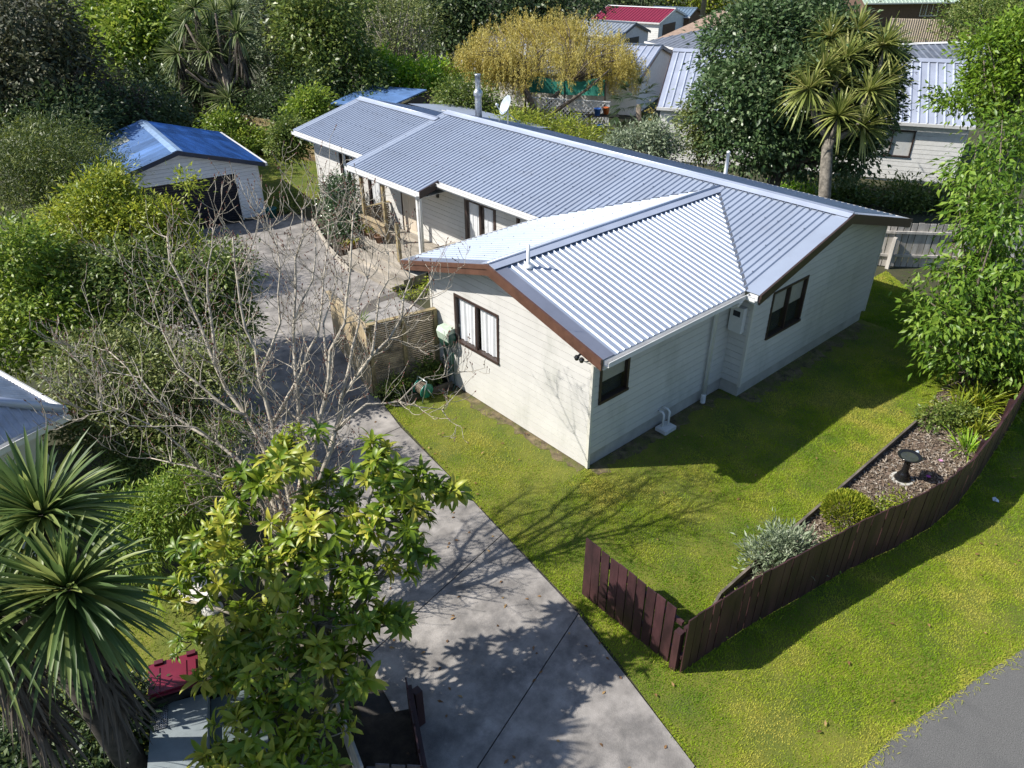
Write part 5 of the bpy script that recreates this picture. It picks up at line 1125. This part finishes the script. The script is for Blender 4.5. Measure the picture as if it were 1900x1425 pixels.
plant('creeping_cover', 'low yellow-green ground cover beside the clipped ball', (2.9, -4.2), [((2.7, -4.25, .05), (.45, .3, .12)), ((3.2, -4.35, .05), (.4, .25, .1))], K_yel, 70, .05, 'ground cover', .08, 24)
plant('creeping_cover', 'low green ground cover between clipped ball and fence', (1.55, -4.1), [((1.6, -4.15, .05), (.4, .2, .14)), ((1.15, -4.15, .05), (.25, .15, .1))], K_bright, 60, .05, 'ground cover', .08, 24)
plant('creeping_cover', 'low green plants at the fence corner end of the bed', (-1.3, -3.8), [((-1.3, -3.75, .04), (.45, .16, .1)), ((-.5, -3.8, .04), (.35, .2, .08))], K_bright, 50, .05, 'ground cover', .08, 22)
# --- plants by screen and porch
plant('porch_shrub', 'dark glossy shrub growing beside the porch', (3.0, 13.8), [((2.9, 13.4, .8), (.55, .7, .85)), ((3.2, 14.3, .9), (.5, .6, .9)), ((2.6, 12.9, .5), (.45, .5, .5)), ((3.1, 13.6, 1.5), (.4, .5, .45))], leafmat('camellia', (0.0145, 0.0377, 0.0116), (0.0348, 0.0798, 0.0232), (0.1232, 0.1885, 0.0725), .28, .12, .6), 330, .085, 'shrub', .13, 30)
plant('screen_shrub', 'green shrub at the foot of the slat screen by the driveway', (-1.35, 4.45), [((-1.3, 4.42, .2), (.3, .2, .25)), ((-1.0, 4.4, .15), (.25, .18, .2))], K_mid, 60, .075, 'shrub', .08, 22, detail=1)
plant('screen_shrub', 'dark leafy shrub between the slat screen and hose cart', (-.45, 4.3), [((-.5, 4.3, .3), (.3, .14, .35)), ((-.3, 4.28, .25), (.25, .12, .25))], K_mid, 70, .08, 'shrub', .08, 22, detail=1)
plant('step_plants', 'yellow-green low plants under the eave beside the steps', (1.9, 8.4), [((2.0, 8.5, .1), (.4, .4, .15)), ((3.0, 8.2, .2), (.6, .6, .35))], K_yel, 70, .08, 'plants', .1, 22)
clump('patio_cordyline', 'small spiky plant on the patio behind the pine fence', G(668, 600, .1), 40, .45, .03, K_strapn, 1.2)
plant('garage_bush', 'small bush at the right-hand garage corner', (2.9, 17.0), [((2.85, 17.2, .3), (.3, .5, .4))], K_mid, 60, .09, 'shrub', .12, 22)

# --- left hedge bank
plant('needle_shrub', 'dark fine-needled shrub left of the garage front', V(90, 450, 19)[:2], lob([(80, 280, 95, 50), (30, 330, 90, 60), (140, 330, 80, 60), (80, 390, 100, 60), (190, 330, 50, 50)], 19), leafmat('needle', (.026, .048, .010), (.08, .12, .02), (.23, .26, .04), .5, .2), 900, .11, 'shrub', .22, 38, wr=.18)
plant('hedge_tree', 'tall yellow-green shrub in front of the garage door', V(290, 640, 15.5)[:2], lob([(190, 390, 60, 50), (160, 440, 90, 60), (260, 430, 70, 55), (310, 420, 40, 40), (352, 350, 14, 32), (350, 480, 50, 40), (200, 350, 35, 35)], 15.5), K_yel, 820, .11, 'shrub', .15, 24, wr=.35, detail=1, trunk=.07, bark=BARKG, tubes=8)
plant('hedge_shrub', 'green hedge shrub below the yellow-green shrub', V(250, 690, 14.6)[:2], lob([(240, 500, 90, 50), (330, 530, 80, 50), (160, 520, 70, 50), (390, 560, 50, 45), (290, 590, 90, 55), (420, 510, 50, 50), (430, 610, 45, 45)], 14.6), K_mid, 920, .11, 'shrub', .15, 24, detail=1, wr=.4)
plant('hedge_shrub', 'bright green hedge shrub at the left edge above the roof corner', V(50, 740, 14)[:2], lob([(40, 480, 70, 60), (60, 560, 90, 60), (20, 640, 80, 60), (130, 610, 70, 60)], 14), K_bright, 640, .11, 'shrub', .14, 24, wr=.4)
plant('twig_shrub', 'tangled sparse shrub behind the bare tree', V(220, 850, 12.8)[:2], lob([(180, 680, 90, 60), (280, 700, 90, 60), (230, 780, 90, 60), (330, 790, 70, 55), (370, 690, 60, 50), (150, 780, 60, 50), (430, 690, 45, 50)], 12.8), K_twig, 900, .09, 'shrub', .14, 26, wr=.35, trunk=.05, bark=BARKG, tubes=22)
plant('lower_shrub', 'dark shrub below the bare tree on the left', V(330, 900, 12.5)[:2], lob([(300, 860, 80, 50), (380, 870, 60, 60), (230, 870, 50, 40), (420, 800, 50, 40)], 12.5), K_mid, 420, .08, 'shrub', .14, 26, wr=.3)
plant('feathery_shrub', 'feathery green shrub behind the near cabbage tree', V(280, 1020, 10.8)[:2], lob([(300, 960, 60, 60), (270, 1020, 50, 45), (340, 920, 50, 40), (230, 960, 40, 40)], 10.8), K_bright, 420, .1, 'shrub', .11, 24, wr=.22, detail=1)
plant('corner_shrub', 'dark shrub in deep shade at the bottom left corner', V(150, 1400, 8.6)[:2], lob([(150, 1380, 100, 60), (60, 1330, 80, 50), (220, 1330, 60, 50), (20, 1400, 80, 50)], 8.6), K_dark, 300, .09, 'shrub', .12, 24)
# --- near cabbage tree
dN = 6.6
nb_b = V(215, 1330, 8.0); nb_b[2] = 0
heads = [(V(80, 955, 6.9), unit(up3*.8+RIG*.1+UPV*.3)), (V(128, 1095, 6.5), unit(-FWD*.8+RIG*.15+up3*.2)), (V(-25, 1150, 6.4), unit(-FWD*.5-RIG*.5+up3*.4)), (V(10, 1010, 7.3), unit(up3-RIG*.4))]
crn = V(110, 1210, 7.3)
cabbage('cabbage_tree', 'near cabbage tree with large spiky heads at the left edge', nb_b, [([nb_b, nb_b*.5+crn*.5, crn], .17, .13)]+[([crn, h], .1, .07) for h, _ in heads], heads, .88, .056, K_strapn, 190, True, mat('dark_trunk', (.07, .06, .05), .9, var=.3, scale=8))
# --- near broad-leaved tree
mb_c = [(555, 850, 80, 55), (700, 880, 80, 55), (790, 890, 35, 30, .3), (470, 900, 60, 50), (600, 960, 120, 60), (440, 980, 70, 50), (730, 970, 70, 60), (540, 1060, 130, 70, -.3), (690, 1070, 80, 60), (400, 1070, 60, 55, .3), (590, 1160, 130, 60, -.3), (450, 1170, 80, 55, -.2), (720, 1160, 60, 50), (520, 1250, 110, 55, -.6), (660, 1250, 60, 50, -.4), (400, 1260, 50, 45, -.3), (480, 1350, 90, 50, -.9), (590, 1370, 60, 45, -.9), (430, 1420, 70, 40, -1.1), (345, 1030, 40, 45, .4), (335, 1110, 45, 40, .4), (360, 1190, 45, 40, .3), (820, 905, 20, 20, .4), (770, 1010, 30, 40, .2), (560, 1420, 70, 30, -1.1)]
dM = 8.7; mg = thing('broadleaf_tree', 'near evergreen tree with whorls of large glossy leaves', 'tree', (*G(655, 1300)[:2], 0)); mbase = np.array(mg.location)
P, D, N, Tn, Lz = [], [], [], [], []; tw = MB(); fk_ = V(600, 1200, dM+.2); tk = MB(); tk.tube([mbase, mbase*.5+fk_*.5+[.05, .05, 0], fk_], [.09, .075, .06], 9); tk.build('trunk', BARKG, mg, True)
ell = lob(mb_c, dM)
for (c, r), s_ in zip(ell, mb_c):
    r = r.copy(); r[1] = max(r[0], .35)*.9
    lim = fk_*.35+c*.65; tw.tube([fk_, (fk_+c)/2+rng.normal(0, .08, 3)-up3*.05, c], [.035, .025, .014], 6)
    for _ in range(max(6, int(s_[2]*s_[3]/230))):
        d = rdir(1)[0]; d = d if d[2] > -.35 else -d; q = c+d*r*rng.uniform(.45, 1.0); ax_ = unit(d*.7+up3*.55+rng.normal(0, .25, 3)-FWD*.15)
        tw.tube([c, (c+q)/2-up3*.03, q], [.011, .008, .006], 4)
        k = rng.integers(12, 19); th0 = rng.uniform(0, 6.28); a1 = unit(np.cross(ax_, (.3, .2, .9))); a2 = np.cross(ax_, a1); yl = rng.random(); wl = rng.uniform(.13, .25)
        for j in range(k):
            t = th0+j*2.4; el = .1+.9*(j/k)**1.2*1.1; v_ = (math.cos(t)*a1+math.sin(t)*a2)*math.cos(el)+ax_*math.sin(el)*.9
            P.append(q-ax_*rng.uniform(0, .13)*(1-j/k)+rng.normal(0, .008, 3)); D.append(v_-up3*rng.uniform(.05, .5)+rng.normal(0, .2, 3)); N.append(ax_*1.0+v_*-.1+rng.normal(0, .1, 3)); Tn.append(np.clip(.2+.6*yl**1.2+rng.normal(0, .14), 0, 1)); Lz.append(wl*rng.uniform(.75, 1.15))
P, D, N, Tn, Lz = map(np.array, (P, D, N, Tn, Lz)); leaves('crown', P, D, N, Lz, Lz*rng.uniform(.22, .32, len(Lz)), Tn, K_mag, mg, 2, .16)
tw.build('branches', BARKG, mg, True)
k = rng.choice(len(P), 9, False); leaves('old_leaves', P[k]-up3*.03, D[k]-up3*.8, N[k], .14, .05, rng.random(9), leafmat('orange_leaf', (0.5, 0.087, 0.0145), (0.5, 0.174, 0.029), (0.5, 0.3625, 0.058)), mg, 2)
# --- bare tree
bt = thing('bare_tree', 'leafless pale-barked tree with reddish buds beside the driveway', 'tree', (*G(572, 1205)[:2], 0)); bq = np.array(bt.location); dB = dep(bq)-.1
limbs = [[(535, 985), (505, 870), (455, 770), (400, 680), (370, 600), (335, 520), (310, 440)], [(540, 985), (528, 880), (505, 790), (480, 700), (455, 610), (440, 520), (432, 440)], [(545, 985), (560, 880), (555, 780), (548, 690), (545, 600), (548, 480), (560, 390)], [(548, 985), (580, 900), (590, 790), (610, 700), (640, 600), (650, 500), (655, 400)], [(548, 985), (592, 890), (622, 800), (632, 740), (690, 660), (745, 590), (800, 520)], [(525, 975), (470, 880), (400, 820), (320, 770), (260, 720), (200, 650)], [(530, 980), (440, 900), (370, 870), (280, 850)], [(620, 800), (680, 750), (740, 745), (820, 760)], [(632, 740), (655, 640), (665, 560), (690, 480)], [(505, 790), (560, 690), (590, 620), (600, 520), (610, 410)], [(400, 680), (390, 580), (385, 500), (395, 420)], [(745, 590), (760, 520), (755, 460)], [(455, 770), (400, 740), (340, 690), (300, 610), (270, 520)], [(400, 820), (330, 790), (240, 790), (150, 740)], [(320, 770), (260, 700), (200, 690), (130, 640)], [(480, 700), (520, 600), (520, 500), (505, 420)], [(610, 700), (600, 600), (625, 520), (620, 440)], [(690, 660), (700, 580), (720, 520), (715, 440)], [(370, 870), (300, 800), (220, 760), (120, 790)], [(545, 600), (580, 520), (585, 430), (600, 360)], [(440, 520), (470, 450), (480, 400)], [(740, 745), (790, 700), (850, 690)]]
lb = MB(); bud = MB(); rad0 = [.05, .048, .05, .05, .056, .042, .034, .024, .026, .03, .026, .016, .024, .015, .014, .022, .02, .02, .014, .018, .015, .012]; cnt = 0
def budm(p, d, s=1.):
    d = unit(d); s *= .72; bud.tube([p, p+d*.018*s, p+d*.045*s], [.007*s, .011*s, .003*s], 5)
def shoot(p, d, ln, r, lv, toward):
    k = 4; pts = [p]; rr = [r]
    for i in range(k):
        d = unit(d+rng.normal(0, .16, 3)+toward*.22); pts.append(pts[-1]+d*ln/k); rr.append(max(r*(1-.75*(i+1)/k), .0035))
    lb.tube(pts, rr, 4 if r < .012 else 5, False)
    if lv > 0:
        for i in range(1, k+1):
            if rng.random() < (.95 if lv > 1 else .6):
                sd3 = unit(np.cross(d, rdir(1)[0])); shoot(pts[i], unit(d*.55+sd3*.8), ln*rng.uniform(.4, .7), rr[i]*.7, lv-1, toward)
    else:
        budm(pts[-1], d, rng.uniform(.7, 1.2))
        if rng.random() < .35:
            for _ in range(2): budm(pts[-1]-d*.05, d+rng.normal(0, .6, 3), .8)
for li, (pl, r0) in enumerate(zip(limbs, rad0)):
    dd_ = rng.normal(0, .55) if li not in (0, 1, 2, 3, 4) else [.3, -.5, .5, -.3, .1][li]
    pts = [V(x, y, dB+dd_*i/len(pl)+rng.normal(0, .05)*(i > 0)) for i, (x, y) in enumerate(pl)]
    if pl[0][1] > 970: pts = [bq+rng.normal(0, .05, 3)*[1, 1, 0], V(pl[0][0]+12, 1060, dB)]+pts
    k = len(pts); fine = []
    for i in range(k-1):
        fine += [pts[i], (pts[i]*.5+pts[i+1]*.5)+rng.normal(0, .025, 3)]
    fine.append(pts[-1]); kk = len(fine); rr = [r0*(1-.8*i/(kk-1)) for i in range(kk)]
    lb.tube(fine, rr, 7)
    budm(fine[-1], fine[-1]-fine[-2], 1.2)
    for i in range(2, kk):
        for _ in range(3 if i > 3 else 1):
            if rng.random() < .85:
                d = unit(fine[i]-fine[i-1]); sd3 = unit(np.cross(d, rdir(1)[0]))
                shoot(fine[i], unit(d*.5+sd3*.75), rng.uniform(.35, .9)*(1.1-.4*i/kk), max(rr[i]*.45, .008), 1 if rng.random() < .6 else 2, up3)
lb.build('trunk', mat('pale_bark', (.44, .39, .31), .8, var=.25, scale=10, bump=.2), bt, True)
tag(bud.build('buds', mat('red_bud', (.13, .04, .025), .6), bt), kind='stuff')
